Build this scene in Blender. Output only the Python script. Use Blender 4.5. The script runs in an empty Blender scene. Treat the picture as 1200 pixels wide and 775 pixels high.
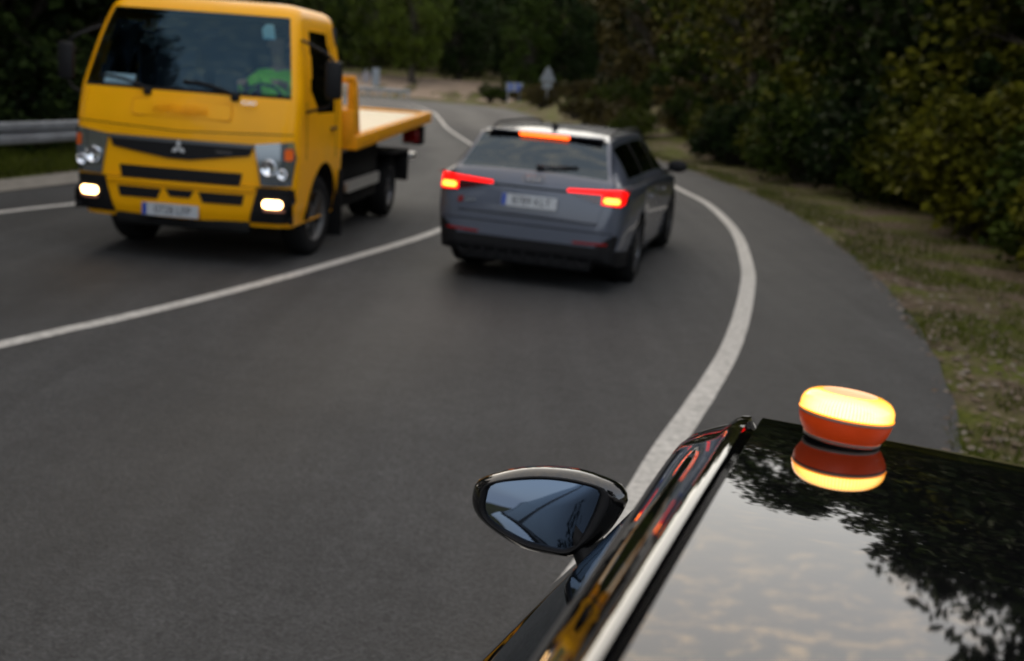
import bpy, bmesh, math, random
from mathutils import Vector, Matrix, noise
from mathutils.bvhtree import BVHTree
R = math.radians
C = bpy.context.scene.collection
S = bpy.context.scene
random.seed(7)

# ------------------------------------------------------------------ camera
cd = bpy.data.cameras.new('camera'); cam = bpy.data.objects.new('camera', cd); C.objects.link(cam)
cam.matrix_world = (Matrix.Translation((0, 0, 1.82)) @ Matrix.Rotation(math.pi/2-0.2185, 4, 'X') @ Matrix.Rotation(0.06, 4, 'Z'))
cd.sensor_width = 36; cd.lens = 39.0; cd.clip_start = .02; cd.clip_end = 3000
cd.dof.use_dof = True; cd.dof.focus_distance = 1.55; cd.dof.aperture_fstop = 4.5
S.camera = cam

# ------------------------------------------------------------------ sky, sun, exposure
W = bpy.data.worlds.new('World'); S.world = W; W.use_nodes = True
SUN_AZ, SUN_EL = R(-32), R(11)           # azimuth clockwise from the view direction
def build_world():
    nt = W.node_tree; nt.nodes.clear()
    N, L = nt.nodes.new, nt.links.new
    out = N('ShaderNodeOutputWorld'); bg = N('ShaderNodeBackground'); bg.inputs['Strength'].default_value = 0.15
    sky = N('ShaderNodeTexSky'); sky.sky_type = 'NISHITA'; sky.sun_disc = False
    sky.sun_elevation = SUN_EL; sky.sun_rotation = SUN_AZ; sky.dust_density = 2.5; sky.air_density = 1.0; sky.ozone_density = 1.5
    hs = N('ShaderNodeHueSaturation'); hs.inputs['Saturation'].default_value = .55; L(sky.outputs[0], hs.inputs['Color'])
    tc = N('ShaderNodeTexCoord'); sep = N('ShaderNodeSeparateXYZ'); L(tc.outputs['Generated'], sep.inputs[0])
    zz = N('ShaderNodeMath'); zz.operation = 'MAXIMUM'; zz.inputs[1].default_value = 0; L(sep.outputs['Z'], zz.inputs[0])
    za = N('ShaderNodeMath'); za.operation = 'ADD'; za.inputs[1].default_value = .18; L(zz.outputs[0], za.inputs[0])
    dv = N('ShaderNodeVectorMath'); dv.operation = 'DIVIDE'; L(tc.outputs['Generated'], dv.inputs[0])
    cb = N('ShaderNodeCombineXYZ')
    for i in range(3): L(za.outputs[0], cb.inputs[i])
    L(cb.outputs[0], dv.inputs[1])
    mp = N('ShaderNodeMapping'); mp.inputs['Scale'].default_value = (2.0, 5.0, .01); mp.inputs['Rotation'].default_value = (0, 0, R(18)); L(dv.outputs[0], mp.inputs[0])
    nz = N('ShaderNodeTexNoise'); nz.inputs['Scale'].default_value = 8.5; nz.inputs['Detail'].default_value = 10; nz.inputs['Roughness'].default_value = .62
    nz.inputs['Distortion'].default_value = .35; L(mp.outputs[0], nz.inputs['Vector'])
    rp = N('ShaderNodeValToRGB'); rp.color_ramp.elements[0].position = .50; rp.color_ramp.elements[0].color = (0, 0, 0, 1)
    rp.color_ramp.elements[1].position = .70; rp.color_ramp.elements[1].color = (.60, .60, .60, 1); L(nz.outputs['Fac'], rp.inputs[0])
    mx = N('ShaderNodeMix'); mx.data_type = 'RGBA'
    el = N('ShaderNodeMapRange'); el.interpolation_type = 'SMOOTHSTEP'; el.inputs['From Min'].default_value = .31; el.inputs['From Max'].default_value = .50; el.inputs['To Min'].default_value = .05; L(sep.outputs['Z'], el.inputs['Value'])
    cm = N('ShaderNodeMath'); cm.operation = 'MULTIPLY'; L(rp.outputs[0], cm.inputs[0]); L(el.outputs[0], cm.inputs[1]); L(cm.outputs[0], mx.inputs['Factor'])
    mx.inputs['B'].default_value = (CL[0], CL[1], CL[2], 1)
    # thin high veil: warm towards the sunset, blue grey away from it
    dt = N('ShaderNodeVectorMath'); dt.operation = 'DOT_PRODUCT'; dt.inputs[1].default_value = (math.sin(SUN_AZ), math.cos(SUN_AZ), 0); L(tc.outputs['Generated'], dt.inputs[0])
    wr = N('ShaderNodeMapRange'); wr.inputs['From Min'].default_value = -.7; wr.inputs['From Max'].default_value = .9; L(dt.outputs['Value'], wr.inputs['Value'])
    vc = N('ShaderNodeMix'); vc.data_type = 'RGBA'; vc.inputs['A'].default_value = (*VA, 1); vc.inputs['B'].default_value = (*VB, 1); L(wr.outputs[0], vc.inputs['Factor'])
    vm = N('ShaderNodeMix'); vm.data_type = 'RGBA'; vm.inputs['Factor'].default_value = .55; L(hs.outputs[0], vm.inputs['A']); L(vc.outputs['Result'], vm.inputs['B'])
    L(vm.outputs['Result'], mx.inputs['A'])
    L(mx.outputs['Result'], bg.inputs['Color']); L(bg.outputs[0], out.inputs[0])
CL = (10.5, 7.9, 5.2); VA = (3.9, 4.3, 5.0); VB = (5.4, 4.8, 3.9)
build_world()
sl = bpy.data.lights.new('sun', 'SUN'); sl.energy = .6; sl.angle = R(14); sl.color = (1, .82, .62)
so = bpy.data.objects.new('sun', sl); C.objects.link(so)
sd = Vector((math.sin(SUN_AZ)*math.cos(SUN_EL), math.cos(SUN_AZ)*math.cos(SUN_EL), math.sin(SUN_EL)))
so.rotation_euler = (-sd).to_track_quat('-Z', 'Y').to_euler()
vs = S.view_settings; vs.view_transform = 'Standard'; vs.look = 'None'; vs.gamma = 1; vs.use_curve_mapping = False
vs.exposure = 1.28
S.render.engine = 'CYCLES'
S.cycles.use_denoising = True; S.cycles.max_bounces = 8; S.cycles.transparent_max_bounces = 16
S.cycles.sample_clamp_indirect = 8

# ------------------------------------------------------------------ helpers
def mat(name, base, rough=.5, metal=0, coat=0, emit=None, estr=0, spec=.5, noise_amt=0, noise_scale=20, bump=0, bump_scale=60, alpha=None, ior=None, rough_var=0):
    m = bpy.data.materials.new(name); m.use_nodes = True
    nt = m.node_tree; b = nt.nodes['Principled BSDF']; N, L = nt.nodes.new, nt.links.new
    b.inputs['Base Color'].default_value = (*base, 1); b.inputs['Roughness'].default_value = rough; b.inputs['Metallic'].default_value = metal
    b.inputs['Coat Weight'].default_value = coat; b.inputs['Coat Roughness'].default_value = .015; b.inputs['Specular IOR Level'].default_value = spec
    if emit: b.inputs['Emission Color'].default_value = (*emit, 1); b.inputs['Emission Strength'].default_value = estr
    if ior: b.inputs['IOR'].default_value = ior
    tc = N('ShaderNodeTexCoord')
    if noise_amt or rough_var:
        nz = N('ShaderNodeTexNoise'); nz.inputs['Scale'].default_value = noise_scale; nz.inputs['Detail'].default_value = 6; L(tc.outputs['Object'], nz.inputs['Vector'])
        if noise_amt:
            mr = N('ShaderNodeMapRange'); mr.inputs['From Min'].default_value = .3; mr.inputs['From Max'].default_value = .7
            mr.inputs['To Min'].default_value = 1-noise_amt; mr.inputs['To Max'].default_value = 1+noise_amt; L(nz.outputs['Fac'], mr.inputs['Value'])
            mul = N('ShaderNodeVectorMath'); mul.operation = 'SCALE'; mul.inputs[0].default_value = base; L(mr.outputs[0], mul.inputs['Scale']); L(mul.outputs[0], b.inputs['Base Color'])
        if rough_var:
            mr = N('ShaderNodeMapRange'); mr.inputs['From Min'].default_value = .35; mr.inputs['From Max'].default_value = .7
            mr.inputs['To Min'].default_value = rough; mr.inputs['To Max'].default_value = rough+rough_var; L(nz.outputs['Fac'], mr.inputs['Value']); L(mr.outputs[0], b.inputs['Roughness'])
    if bump:
        nb = N('ShaderNodeTexNoise'); nb.inputs['Scale'].default_value = bump_scale; nb.inputs['Detail'].default_value = 5; L(tc.outputs['Object'], nb.inputs['Vector'])
        bp = N('ShaderNodeBump'); bp.inputs['Strength'].default_value = bump; bp.inputs['Distance'].default_value = .01; L(nb.outputs['Fac'], bp.inputs['Height']); L(bp.outputs[0], b.inputs['Normal'])
    return m
def glass_mat(name, tint, ior=1.5, refl=(1, 1, 1)):
    m = bpy.data.materials.new(name); m.use_nodes = True; nt = m.node_tree; nt.nodes.clear(); N, L = nt.nodes.new, nt.links.new
    o = N('ShaderNodeOutputMaterial'); mx = N('ShaderNodeMixShader'); tr = N('ShaderNodeBsdfTransparent'); gl = N('ShaderNodeBsdfGlossy'); fr = N('ShaderNodeFresnel')
    fr.inputs['IOR'].default_value = ior; tr.inputs['Color'].default_value = (*tint, 1); gl.inputs['Roughness'].default_value = .01; gl.inputs['Color'].default_value = (*refl, 1)
    L(fr.outputs[0], mx.inputs[0]); L(tr.outputs[0], mx.inputs[1]); L(gl.outputs[0], mx.inputs[2]); L(mx.outputs[0], o.inputs[0]); return m

def tag(o, label=None, cat=None, group=None, kind=None):
    if label: o['label'] = label
    if cat: o['category'] = cat
    if group: o['group'] = group
    if kind: o['kind'] = kind
    return o
def empty(name, mw=None, label=None, cat=None, group=None):
    o = bpy.data.objects.new(name, None); C.objects.link(o); o.empty_display_size = .2
    if mw is not None: o.matrix_world = mw
    return tag(o, label, cat, group)
def link_mesh(name, me, m, parent=None, smooth=None):
    if m is not None and not len(me.materials): me.materials.append(m)
    if smooth:
        me.shade_smooth(); me.set_sharp_from_angle(angle=R(smooth))
    o = bpy.data.objects.new(name, me); C.objects.link(o)
    if parent: o.parent = parent
    return o
def obj(name, bm, m, parent=None, smooth=None, recalc=True):
    if recalc: bmesh.ops.recalc_face_normals(bm, faces=bm.faces[:])
    me = bpy.data.meshes.new(name); bm.to_mesh(me); bm.free()
    return link_mesh(name, me, m, parent, smooth)
def pyobj(name, V, F, m, parent=None, smooth=None):
    me = bpy.data.meshes.new(name); me.from_pydata([tuple(v) for v in V], [], F); me.update()
    return link_mesh(name, me, m, parent, smooth)
def box(bm, x0, x1, y0, y1, z0, z1, bev=0, mw=None):
    t = bmesh.new(); r = bmesh.ops.create_cube(t, size=1)
    for v in t.verts: v.co = Vector((x0+(v.co.x+.5)*(x1-x0), y0+(v.co.y+.5)*(y1-y0), z0+(v.co.z+.5)*(z1-z0)))
    if bev: bmesh.ops.bevel(t, geom=t.edges[:], offset=bev, segments=2, profile=.5, affect='EDGES')
    if mw is not None: t.transform(mw)
    merge(bm, t)
def merge(bm, t):
    me = bpy.data.meshes.new('tmp'); t.to_mesh(me); t.free(); bm.from_mesh(me); bpy.data.meshes.remove(me)
def tube(bm, pts, rad, n=10, cap=True):
    pts = [Vector(p) for p in pts]; rr = rad if isinstance(rad, (list, tuple)) else [rad]*len(pts)
    rings = []
    up = Vector((0, 0, 1))
    for i, p in enumerate(pts):
        d = (pts[min(i+1, len(pts)-1)]-pts[max(i-1, 0)]).normalized()
        a = d.cross(up)
        if a.length < .05: a = d.cross(Vector((1, 0, 0)))
        a.normalize(); b = d.cross(a)
        rings.append([bm.verts.new(p+a*rr[i]*math.cos(2*math.pi*k/n)+b*rr[i]*math.sin(2*math.pi*k/n)) for k in range(n)])
    for i in range(len(rings)-1):
        for k in range(n): bm.faces.new((rings[i][k], rings[i][(k+1) % n], rings[i+1][(k+1) % n], rings[i+1][k]))
    if cap: bm.faces.new(rings[0][::-1]); bm.faces.new(rings[-1])
def lathe(bm, prof, n=48, mw=None):
    """prof: list of (r,z) revolved about z."""
    t = bmesh.new(); rings = []
    for r, z in prof:
        if r < 1e-6: rings.append([t.verts.new((0, 0, z))])
        else: rings.append([t.verts.new((r*math.cos(2*math.pi*k/n), r*math.sin(2*math.pi*k/n), z)) for k in range(n)])
    for a, b in zip(rings, rings[1:]):
        for k in range(n):
            q = [a[k % len(a)], a[(k+1) % len(a)], b[(k+1) % len(b)], b[k % len(b)]]
            u = []
            for v in q:
                if v not in u: u.append(v)
            if len(u) > 2: t.faces.new(u)
    if mw is not None: t.transform(mw)
    merge(bm, t)
def prism(bm, poly, h0, h1, axis='y', bev=0):
    """poly in the two other axes, extruded along axis."""
    t = bmesh.new()
    def P(a, b, h): return {'y': (a, h, b), 'x': (h, a, b), 'z': (a, b, h)}[axis]
    A = [t.verts.new(P(a, b, h0)) for a, b in poly]; B = [t.verts.new(P(a, b, h1)) for a, b in poly]
    t.faces.new(A); t.faces.new(B[::-1])
    for i in range(len(A)):
        j = (i+1) % len(A); t.faces.new((A[i], A[j], B[j], B[i]))
    bmesh.ops.recalc_face_normals(t, faces=t.faces[:])
    if bev: bmesh.ops.bevel(t, geom=t.edges[:], offset=bev, segments=2, profile=.5, affect='EDGES')
    merge(bm, t)
def rrect(x0, x1, z0, z1, r, n=5):
    P = []
    for cx, cz, a0 in ((x1-r, z0+r, -90), (x1-r, z1-r, 0), (x0+r, z1-r, 90), (x0+r, z0+r, 180)):
        for k in range(n+1):
            a = R(a0+90*k/n); P.append((cx+r*math.cos(a), cz+r*math.sin(a)))
    return P
def patch(bvh, poly, d, off, thick, cell=.04):
    """A convex outline (two axes) dropped along d on to a surface: a conforming sheet with thickness."""
    d = Vector(d)
    ax = max(range(3), key=lambda i: abs(d[i])); ia, ib = [i for i in range(3) if i != ax]
    xs = [p[0] for p in poly]; zs = [p[1] for p in poly]
    bm = bmesh.new(); nx = max(1, int((max(xs)-min(xs))/cell)); nz = max(1, int((max(zs)-min(zs))/cell))
    bmesh.ops.create_grid(bm, x_segments=nx, y_segments=nz, size=.5)
    for v in bm.verts: v.co = Vector((min(xs)+(v.co.x+.5)*(max(xs)-min(xs)), min(zs)+(v.co.y+.5)*(max(zs)-min(zs)), 0))
    area = sum(poly[i][0]*poly[(i+1) % len(poly)][1]-poly[(i+1) % len(poly)][0]*poly[i][1] for i in range(len(poly)))
    P = poly if area > 0 else poly[::-1]
    for i in range(len(P)):
        a, b = Vector((*P[i], 0)), Vector((*P[(i+1) % len(P)], 0)); e = b-a
        if e.length < 1e-6: continue
        bmesh.ops.bisect_plane(bm, geom=bm.verts[:]+bm.edges[:]+bm.faces[:], plane_co=a, plane_no=Vector((e.y, -e.x, 0)), clear_outer=True)
    last = None
    for v in bm.verts:
        o = Vector((0, 0, 0)); o[ia] = v.co.x; o[ib] = v.co.y; o -= d*8
        h = bvh.ray_cast(o, d)[0]
        if h is not None: last = h
    for v in bm.verts:
        o = Vector((0, 0, 0)); o[ia] = v.co.x; o[ib] = v.co.y; o -= d*8
        h = bvh.ray_cast(o, d)[0]
        if h is None:
            q = bvh.find_nearest(o+d*8)
            h = Vector(o); h[ax] = q[0][ax] if q[0] is not None else last[ax]
        p = Vector(o); p[ax] = h[ax]; v.co = p-d*(off+thick)
    fs = bm.faces[:]
    r = bmesh.ops.extrude_face_region(bm, geom=fs)
    for v in [g for g in r['geom'] if isinstance(g, bmesh.types.BMVert)]: v.co += d*thick
    return bm
def text_mesh(name, body, size, m, mw, parent, depth=.002, align='CENTER', sx=1.0):
    cu = bpy.data.curves.new(name, 'FONT'); cu.body = body; cu.size = size; cu.align_x = align; cu.align_y = 'CENTER'; cu.extrude = depth
    t = bpy.data.objects.new('tmp', cu); C.objects.link(t)
    dg = bpy.context.evaluated_depsgraph_get(); me = bpy.data.meshes.new_from_object(t.evaluated_get(dg)); bpy.data.objects.remove(t)
    me.name = name; me.transform(mw @ Matrix.Diagonal((sx, 1, 1, 1))); me.materials.clear()
    return link_mesh(name, me, m, parent)
def copy_tree(o, mw, label=None):
    c = o.copy(); C.objects.link(c); c.matrix_world = mw
    if label: c['label'] = label
    for ch in o.children:
        k = ch.copy(); C.objects.link(k); k.parent = c; k.matrix_parent_inverse = ch.matrix_parent_inverse.copy()
        for g in ch.children:
            q = g.copy(); C.objects.link(q); q.parent = k; q.matrix_parent_inverse = g.matrix_parent_inverse.copy()
    return c
def pchip(tab):
    X = [t[0] for t in tab]; Y = [t[1] for t in tab]; n = len(X)
    dl = [(Y[i+1]-Y[i])/(X[i+1]-X[i]) for i in range(n-1)]
    M = [dl[0]]+[0 if dl[i-1]*dl[i] <= 0 else 2*dl[i-1]*dl[i]/(dl[i-1]+dl[i]) for i in range(1, n-1)]+[dl[-1]]
    def f(x):
        if x <= X[0]: return Y[0]
        if x >= X[-1]: return Y[-1]
        i = 0
        while x > X[i+1]: i += 1
        h = X[i+1]-X[i]; t = (x-X[i])/h
        return (2*t**3-3*t*t+1)*Y[i]+(t**3-2*t*t+t)*h*M[i]+(-2*t**3+3*t*t)*Y[i+1]+(t**3-t*t)*h*M[i+1]
    return f
def sst(a, b, x):
    t = min(1, max(0, (x-a)/(b-a))); return t*t*(3-2*t)

# ------------------------------------------------------------------ terrain
LEFT = [(-13, -14), (-9.9, -4), (-8.0, 2), (-6.9, 7.8), (-5.69, 12.11), (-5.25, 13.64), (-4.65, 17.2), (-4.3, 22), (-4.5, 27), (-5.6, 36), (-6.8, 45), (-8.0, 56), (-9.2, 64), (-12.5, 74), (-21, 85), (-42, 92), (-70, 94)]
CENT = [(-10.2, -14), (-6.9, -4), (-4.9, 2), (-3.15, 6.61), (-2.8, 7.45), (-2.37, 8.59), (-1.81, 10.35), (-.96, 13.52), (-.45, 17), (-.25, 21), (-.5, 26), (-1.7, 34), (-2.95, 43), (-4.1, 54), (-5.6, 66), (-9, 80), (-18, 91), (-40, 98), (-70, 100)]
EDGE = [(-6.4, -14), (-3.0, -4), (-.55, 1.6), (.49, 4.43), (.84, 5.56), (1.29, 6.95), (1.73, 8.45), (2.26, 10.66), (2.66, 12.7), (3.13, 16.07), (3.34, 19.75), (3.23, 22.24), (2.85, 29), (1.9, 36), (.75, 45), (-.35, 56), (-1.2, 68), (-4.5, 84), (-14, 96), (-38, 103), (-70, 105)]
RDE = [(-4.7, -14), (-1.3, -4), (1.2, 2.2), (2.65, 6.23), (3.15, 7.85), (3.54, 9.41), (3.87, 11.12), (4.34, 14.24), (4.79, 19.43), (4.75, 23.93), (4.3, 29.5), (3.2, 37), (2.0, 46), (.9, 56), (.3, 70), (-2.8, 87), (-13, 99.5), (-37, 107), (-70, 109)]
def offs(P, d):
    Q = []
    for i, p in enumerate(P):
        a, b = Vector(P[max(i-1, 0)]), Vector(P[min(i+1, len(P)-1)]); t = (b-a).normalized(); Q.append((p[0]-t.y*d, p[1]+t.x*d))
    return Q
def spl(P, step=.5):
    out = []; P2 = [Vector(p) for p in P]
    for i in range(len(P2)-1):
        p0, p1, p2, p3 = P2[max(i-1, 0)], P2[i], P2[i+1], P2[min(i+2, len(P2)-1)]
        n = max(2, int((p2-p1).length/step))
        for k in range(n):
            t = k/n
            out.append(.5*((2*p1)+(p2-p0)*t+(2*p0-5*p1+4*p2-p3)*t*t+(3*p1-p0-3*p2+p3)*t**3))
    out.append(P2[-1]); return out
def xof(P, y):
    for a, b in zip(P, P[1:]):
        if a[1] <= y <= b[1]: return a[0]+(b[0]-a[0])*(y-a[1])/(b[1]-a[1])
    return P[0][0] if y < P[0][1] else P[-1][0]
LOUT = offs(LEFT, 2.0)
def road_z(x, y):
    f = 1-sst(30, 62, y); return -.02*min(max(x, -9), 6)*f
def gz(x, y):
    z = road_z(x, y)
    xr = xof(RDE, y); xl = xof(LOUT, y)
    f = 1-sst(84, 104, y)
    e = x-xr
    if e > 0:
        z += -.10*sst(.15, 1.1, e)*f + (.10+.12*sst(4, 9, e))*sst(1.5, 4, e)*f + 9*sst(12, 70, e)*f
        z += 1.1*sst(.8, 6, e)*sst(36, 55, y)*(1-sst(82, 102, y))
    e = xl-x
    if e > 0: z += -.12*sst(.2, 1.0, e)*f + 10*sst(8, 60, e)*f
    z += 42*sst(140, 310, y+.15*abs(x)) + 8*sst(60, 220, abs(x))
    # far bend: low brown bank beyond the road
    z += 2.0*sst(108, 135, y)
    return z
M_ground = bpy.data.materials.new('verge_ground'); M_ground.use_nodes = True
def ground_mat(m):
    nt = m.node_tree; b = nt.nodes['Principled BSDF']; N, L = nt.nodes.new, nt.links.new
    b.inputs['Roughness'].default_value = .95; b.inputs['Specular IOR Level'].default_value = .15
    tc = N('ShaderNodeTexCoord')
    def ns(s, d=6):
        n = N('ShaderNodeTexNoise'); n.inputs['Scale'].default_value = s; n.inputs['Detail'].default_value = d; L(tc.outputs['Object'], n.inputs['Vector']); return n.outputs['Fac']
    def ramp(src, st):
        r = N('ShaderNodeValToRGB'); e = r.color_ramp.elements
        while len(e) < len(st): e.new(.5)
        for k, (p, c) in enumerate(st): e[k].position = p; e[k].color = (*c, 1)
        L(src, r.inputs[0]); return r.outputs[0]
    soil = ramp(ns(14, 10), [(.3, (.042, .030, .020)), (.5, (.10, .074, .05)), (.68, (.16, .122, .088)), (.78, (.27, .23, .19))])
    grass = ramp(ns(30, 6), [(.3, (.038, .048, .006)), (.7, (.11, .12, .016))])
    fac = ramp(ns(.9, 5), [(.42, (0, 0, 0)), (.6, (1, 1, 1))])
    mx = N('ShaderNodeMix'); mx.data_type = 'RGBA'; L(fac, mx.inputs['Factor']); L(soil, mx.inputs['A']); L(grass, mx.inputs['B'])
    L(mx.outputs['Result'], b.inputs['Base Color'])
    bp = N('ShaderNodeBump'); bp.inputs['Strength'].default_value = .8; bp.inputs['Distance'].default_value = .04; L(ns(22, 8), bp.inputs['Height']); L(bp.outputs[0], b.inputs['Normal'])
ground_mat(M_ground)
def axis_pts(lo, hi, fine_lo, fine_hi, fine, coarse):
    P = []; x = lo
    while x < hi:
        P.append(x); d = 0 if fine_lo <= x <= fine_hi else min(abs(x-fine_lo), abs(x-fine_hi))
        x += fine+min(coarse, d*.12)
    P.append(hi); return P
def build_ground():
    X = axis_pts(-420, 420, -14, 14, .35, 14); Y = axis_pts(-90, 620, -4, 40, .45, 14)
    V = []; F = []
    for y in Y:
        xl, xr = xof(LOUT, y), xof(RDE, y)
        for x in X:
            z = gz(x, y)
            if xl < x < xr and y < 109: z -= .06
            rough = .05*noise.noise(Vector((x*.7, y*.7, 0)))+.025*noise.noise(Vector((x*2.3, y*2.3, 3)))
            e = max(x-xr, xl-x)
            z += rough*sst(.1, 1.2, e)*(1+3*sst(6, 30, e))
            V.append((x, y, z-.012))
    n = len(X)
    for j in range(len(Y)-1):
        for i in range(n-1): F.append((j*n+i, j*n+i+1, (j+1)*n+i+1, (j+1)*n+i))
    o = pyobj('ground', V, F, M_ground, None, 60); tag(o, 'dirt and short grass ground beside the road', None, None, 'structure'); return o
build_ground()
def asphalt(name, base, var=.28):
    m = bpy.data.materials.new(name); m.use_nodes = True; nt = m.node_tree; b = nt.nodes['Principled BSDF']; N, L = nt.nodes.new, nt.links.new
    tc = N('ShaderNodeTexCoord'); b.inputs['Roughness'].default_value = .78; b.inputs['Specular IOR Level'].default_value = .35
    def ns(s, d, r=.6):
        n = N('ShaderNodeTexNoise'); n.inputs['Scale'].default_value = s; n.inputs['Detail'].default_value = d; n.inputs['Roughness'].default_value = r; L(tc.outputs['Object'], n.inputs['Vector']); return n.outputs['Fac']
    def mr(src, a, c, lo, hi):
        n = N('ShaderNodeMapRange'); n.inputs['From Min'].default_value = a; n.inputs['From Max'].default_value = c; n.inputs['To Min'].default_value = lo; n.inputs['To Max'].default_value = hi; L(src, n.inputs['Value']); return n.outputs[0]
    def mul(a, c):
        n = N('ShaderNodeMath'); n.operation = 'MULTIPLY'; L(a, n.inputs[0]); L(c, n.inputs[1]); return n.outputs[0]
    vo = N('ShaderNodeTexVoronoi'); vo.inputs['Scale'].default_value = 95; L(tc.outputs['Object'], vo.inputs['Vector'])
    sp = mr(vo.outputs['Color'], .2, .9, .74, 1.32)
    f = mul(mul(mr(ns(120, 4), .3, .7, 1-var, 1+var), mr(ns(.8, 5), .3, .7, .86, 1.13)), mul(sp, mul(mr(ns(7, 6, .7), .3, .7, .86, 1.12), mr(ns(46, 5, .75), .32, .68, .78, 1.25))))
    at = N('ShaderNodeAttribute'); at.attribute_name = 'lat'
    ph = N('ShaderNodeMath'); ph.operation = 'MULTIPLY_ADD'; ph.inputs[1].default_value = 25.13; L(at.outputs['Fac'], ph.inputs[0]); ph.inputs[2].default_value = 1.2
    wob = N('ShaderNodeMath'); wob.operation = 'ADD'; L(ph.outputs[0], wob.inputs[0]); L(mr(ns(.35, 3), .3, .7, -.7, .7), wob.inputs[1])
    sn = N('ShaderNodeMath'); sn.operation = 'SINE'; L(wob.outputs[0], sn.inputs[0])
    trk = mr(sn.outputs[0], -1, 1, .86, 1.10)
    streak = N('ShaderNodeMapping'); streak.inputs['Rotation'].default_value = (0, 0, R(20)); streak.inputs['Scale'].default_value = (3.2, .16, 1); L(tc.outputs['Object'], streak.inputs[0])
    sz = N('ShaderNodeTexNoise'); sz.inputs['Scale'].default_value = 1.3; sz.inputs['Detail'].default_value = 6; L(streak.outputs[0], sz.inputs['Vector'])
    f = mul(mul(f, trk), mr(sz.outputs['Fac'], .3, .7, .86, 1.13))
    # fine cracks: edges of large voronoi cells, broken up by noise
    cv = N('ShaderNodeTexVoronoi'); cv.feature = 'DISTANCE_TO_EDGE'; cv.inputs['Scale'].default_value = .42; wv = N('ShaderNodeVectorMath'); wv.operation = 'ADD'
    wn = N('ShaderNodeTexNoise'); wn.inputs['Scale'].default_value = 1.6; wn.inputs['Detail'].default_value = 8; L(tc.outputs['Object'], wn.inputs['Vector']); L(tc.outputs['Object'], wv.inputs[0]); L(wn.outputs['Color'], wv.inputs[1]); L(wv.outputs[0], cv.inputs['Vector'])
    ck = mr(cv.outputs['Distance'], .0, .004, .55, 1.0); ckm = mr(ns(.22, 3), .54, .60, 0, 1)
    cm = N('ShaderNodeMix'); cm.data_type = 'FLOAT'; cm.inputs['A'].default_value = 1; L(ckm, cm.inputs['Factor']); L(ck, cm.inputs['B']); f = mul(f, cm.outputs['Result'])
    rr_ = mr(sn.outputs[0], -1, 1, .66, .82); L(rr_, b.inputs['Roughness'])
    sc = N('ShaderNodeVectorMath'); sc.operation = 'SCALE'; sc.inputs[0].default_value = base; L(f, sc.inputs['Scale']); L(sc.outputs[0], b.inputs['Base Color'])
    bp = N('ShaderNodeBump'); bp.inputs['Strength'].default_value = .55; bp.inputs['Distance'].default_value = .006; L(vo.outputs['Distance'], bp.inputs['Height']); L(bp.outputs[0], b.inputs['Normal'])
    return m
M_asph = asphalt('asphalt', (.0425, .0428, .0435))
M_paint = mat('road_paint', (.46, .445, .415), .7, noise_amt=.3, noise_scale=25, bump=.3, bump_scale=150)
def wear(m):
    nt = m.node_tree; b = nt.nodes['Principled BSDF']; N, L = nt.nodes.new, nt.links.new; src = b.inputs['Base Color'].links[0].from_socket
    tc = N('ShaderNodeTexCoord'); a = N('ShaderNodeTexNoise'); a.inputs['Scale'].default_value = 38; a.inputs['Detail'].default_value = 8; a.inputs['Roughness'].default_value = .75; L(tc.outputs['Object'], a.inputs['Vector'])
    c = N('ShaderNodeTexNoise'); c.inputs['Scale'].default_value = 1.4; c.inputs['Detail'].default_value = 4; L(tc.outputs['Object'], c.inputs['Vector'])
    ad = N('ShaderNodeMath'); ad.operation = 'MULTIPLY_ADD'; ad.inputs[1].default_value = .55; L(c.outputs['Fac'], ad.inputs[0]); L(a.outputs['Fac'], ad.inputs[2])
    r = N('ShaderNodeMapRange'); r.inputs['From Min'].default_value = .88; r.inputs['From Max'].default_value = .98; r.inputs['To Max'].default_value = .8; L(ad.outputs[0], r.inputs['Value'])
    mx = N('ShaderNodeMix'); mx.data_type = 'RGBA'; L(r.outputs[0], mx.inputs['Factor']); L(src, mx.inputs['A']); mx.inputs['B'].default_value = (.06, .058, .055, 1); L(mx.outputs['Result'], b.inputs['Base Color'])
wear(M_paint)
def resample(P, n):
    Q = spl(P, .3); L = [0]
    for a, b in zip(Q, Q[1:]): L.append(L[-1]+(b-a).length)
    return Q, L
def ribbon(name, A, B, m, label, dz, kind='structure', nsub=1):
    """sheet between two edge polylines that share their y rows."""
    V = []; F = []; ys = range(420)
    def arc(P):
        Q = spl(P, .3); L = [0]
        for p, q in zip(Q, Q[1:]): L.append(L[-1]+(q-p).length)
        out = []; j = 0
        for k in ys:
            d = L[-1]*k/419
            while j < len(Q)-2 and L[j+1] < d: j += 1
            out.append(Q[j]+(Q[j+1]-Q[j])*((d-L[j])/max(1e-9, L[j+1]-L[j])))
        return out
    for p, q in zip(arc(A), arc(B)):
        for k in range(nsub+1):
            v = p+(q-p)*k/nsub
            if nsub > 4 and k == nsub: v = v+(q-p).normalized()*(.05*noise.noise(Vector((q.x*2.1, q.y*2.1, 4)))+.03*noise.noise(Vector((q.x*7, q.y*7, 1))))
            V.append((v.x, v.y, road_z(v.x, v.y)+dz))
    n = nsub+1
    for j in range(len(ys)-1):
        for k in range(nsub): F.append((j*n+k, j*n+k+1, (j+1)*n+k+1, (j+1)*n+k))
    o = pyobj(name, V, F, m, None, 60); tag(o, label, None, None, kind)
    la = o.data.attributes.new('lat', 'FLOAT', 'POINT')
    for i in range(len(V)): la.data[i].value = (i % n)/nsub
    return o
ribbon('road', offs(LEFT, 1.2), RDE, M_asph, 'dark grey two lane asphalt road curving left', 0, nsub=12)
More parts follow.
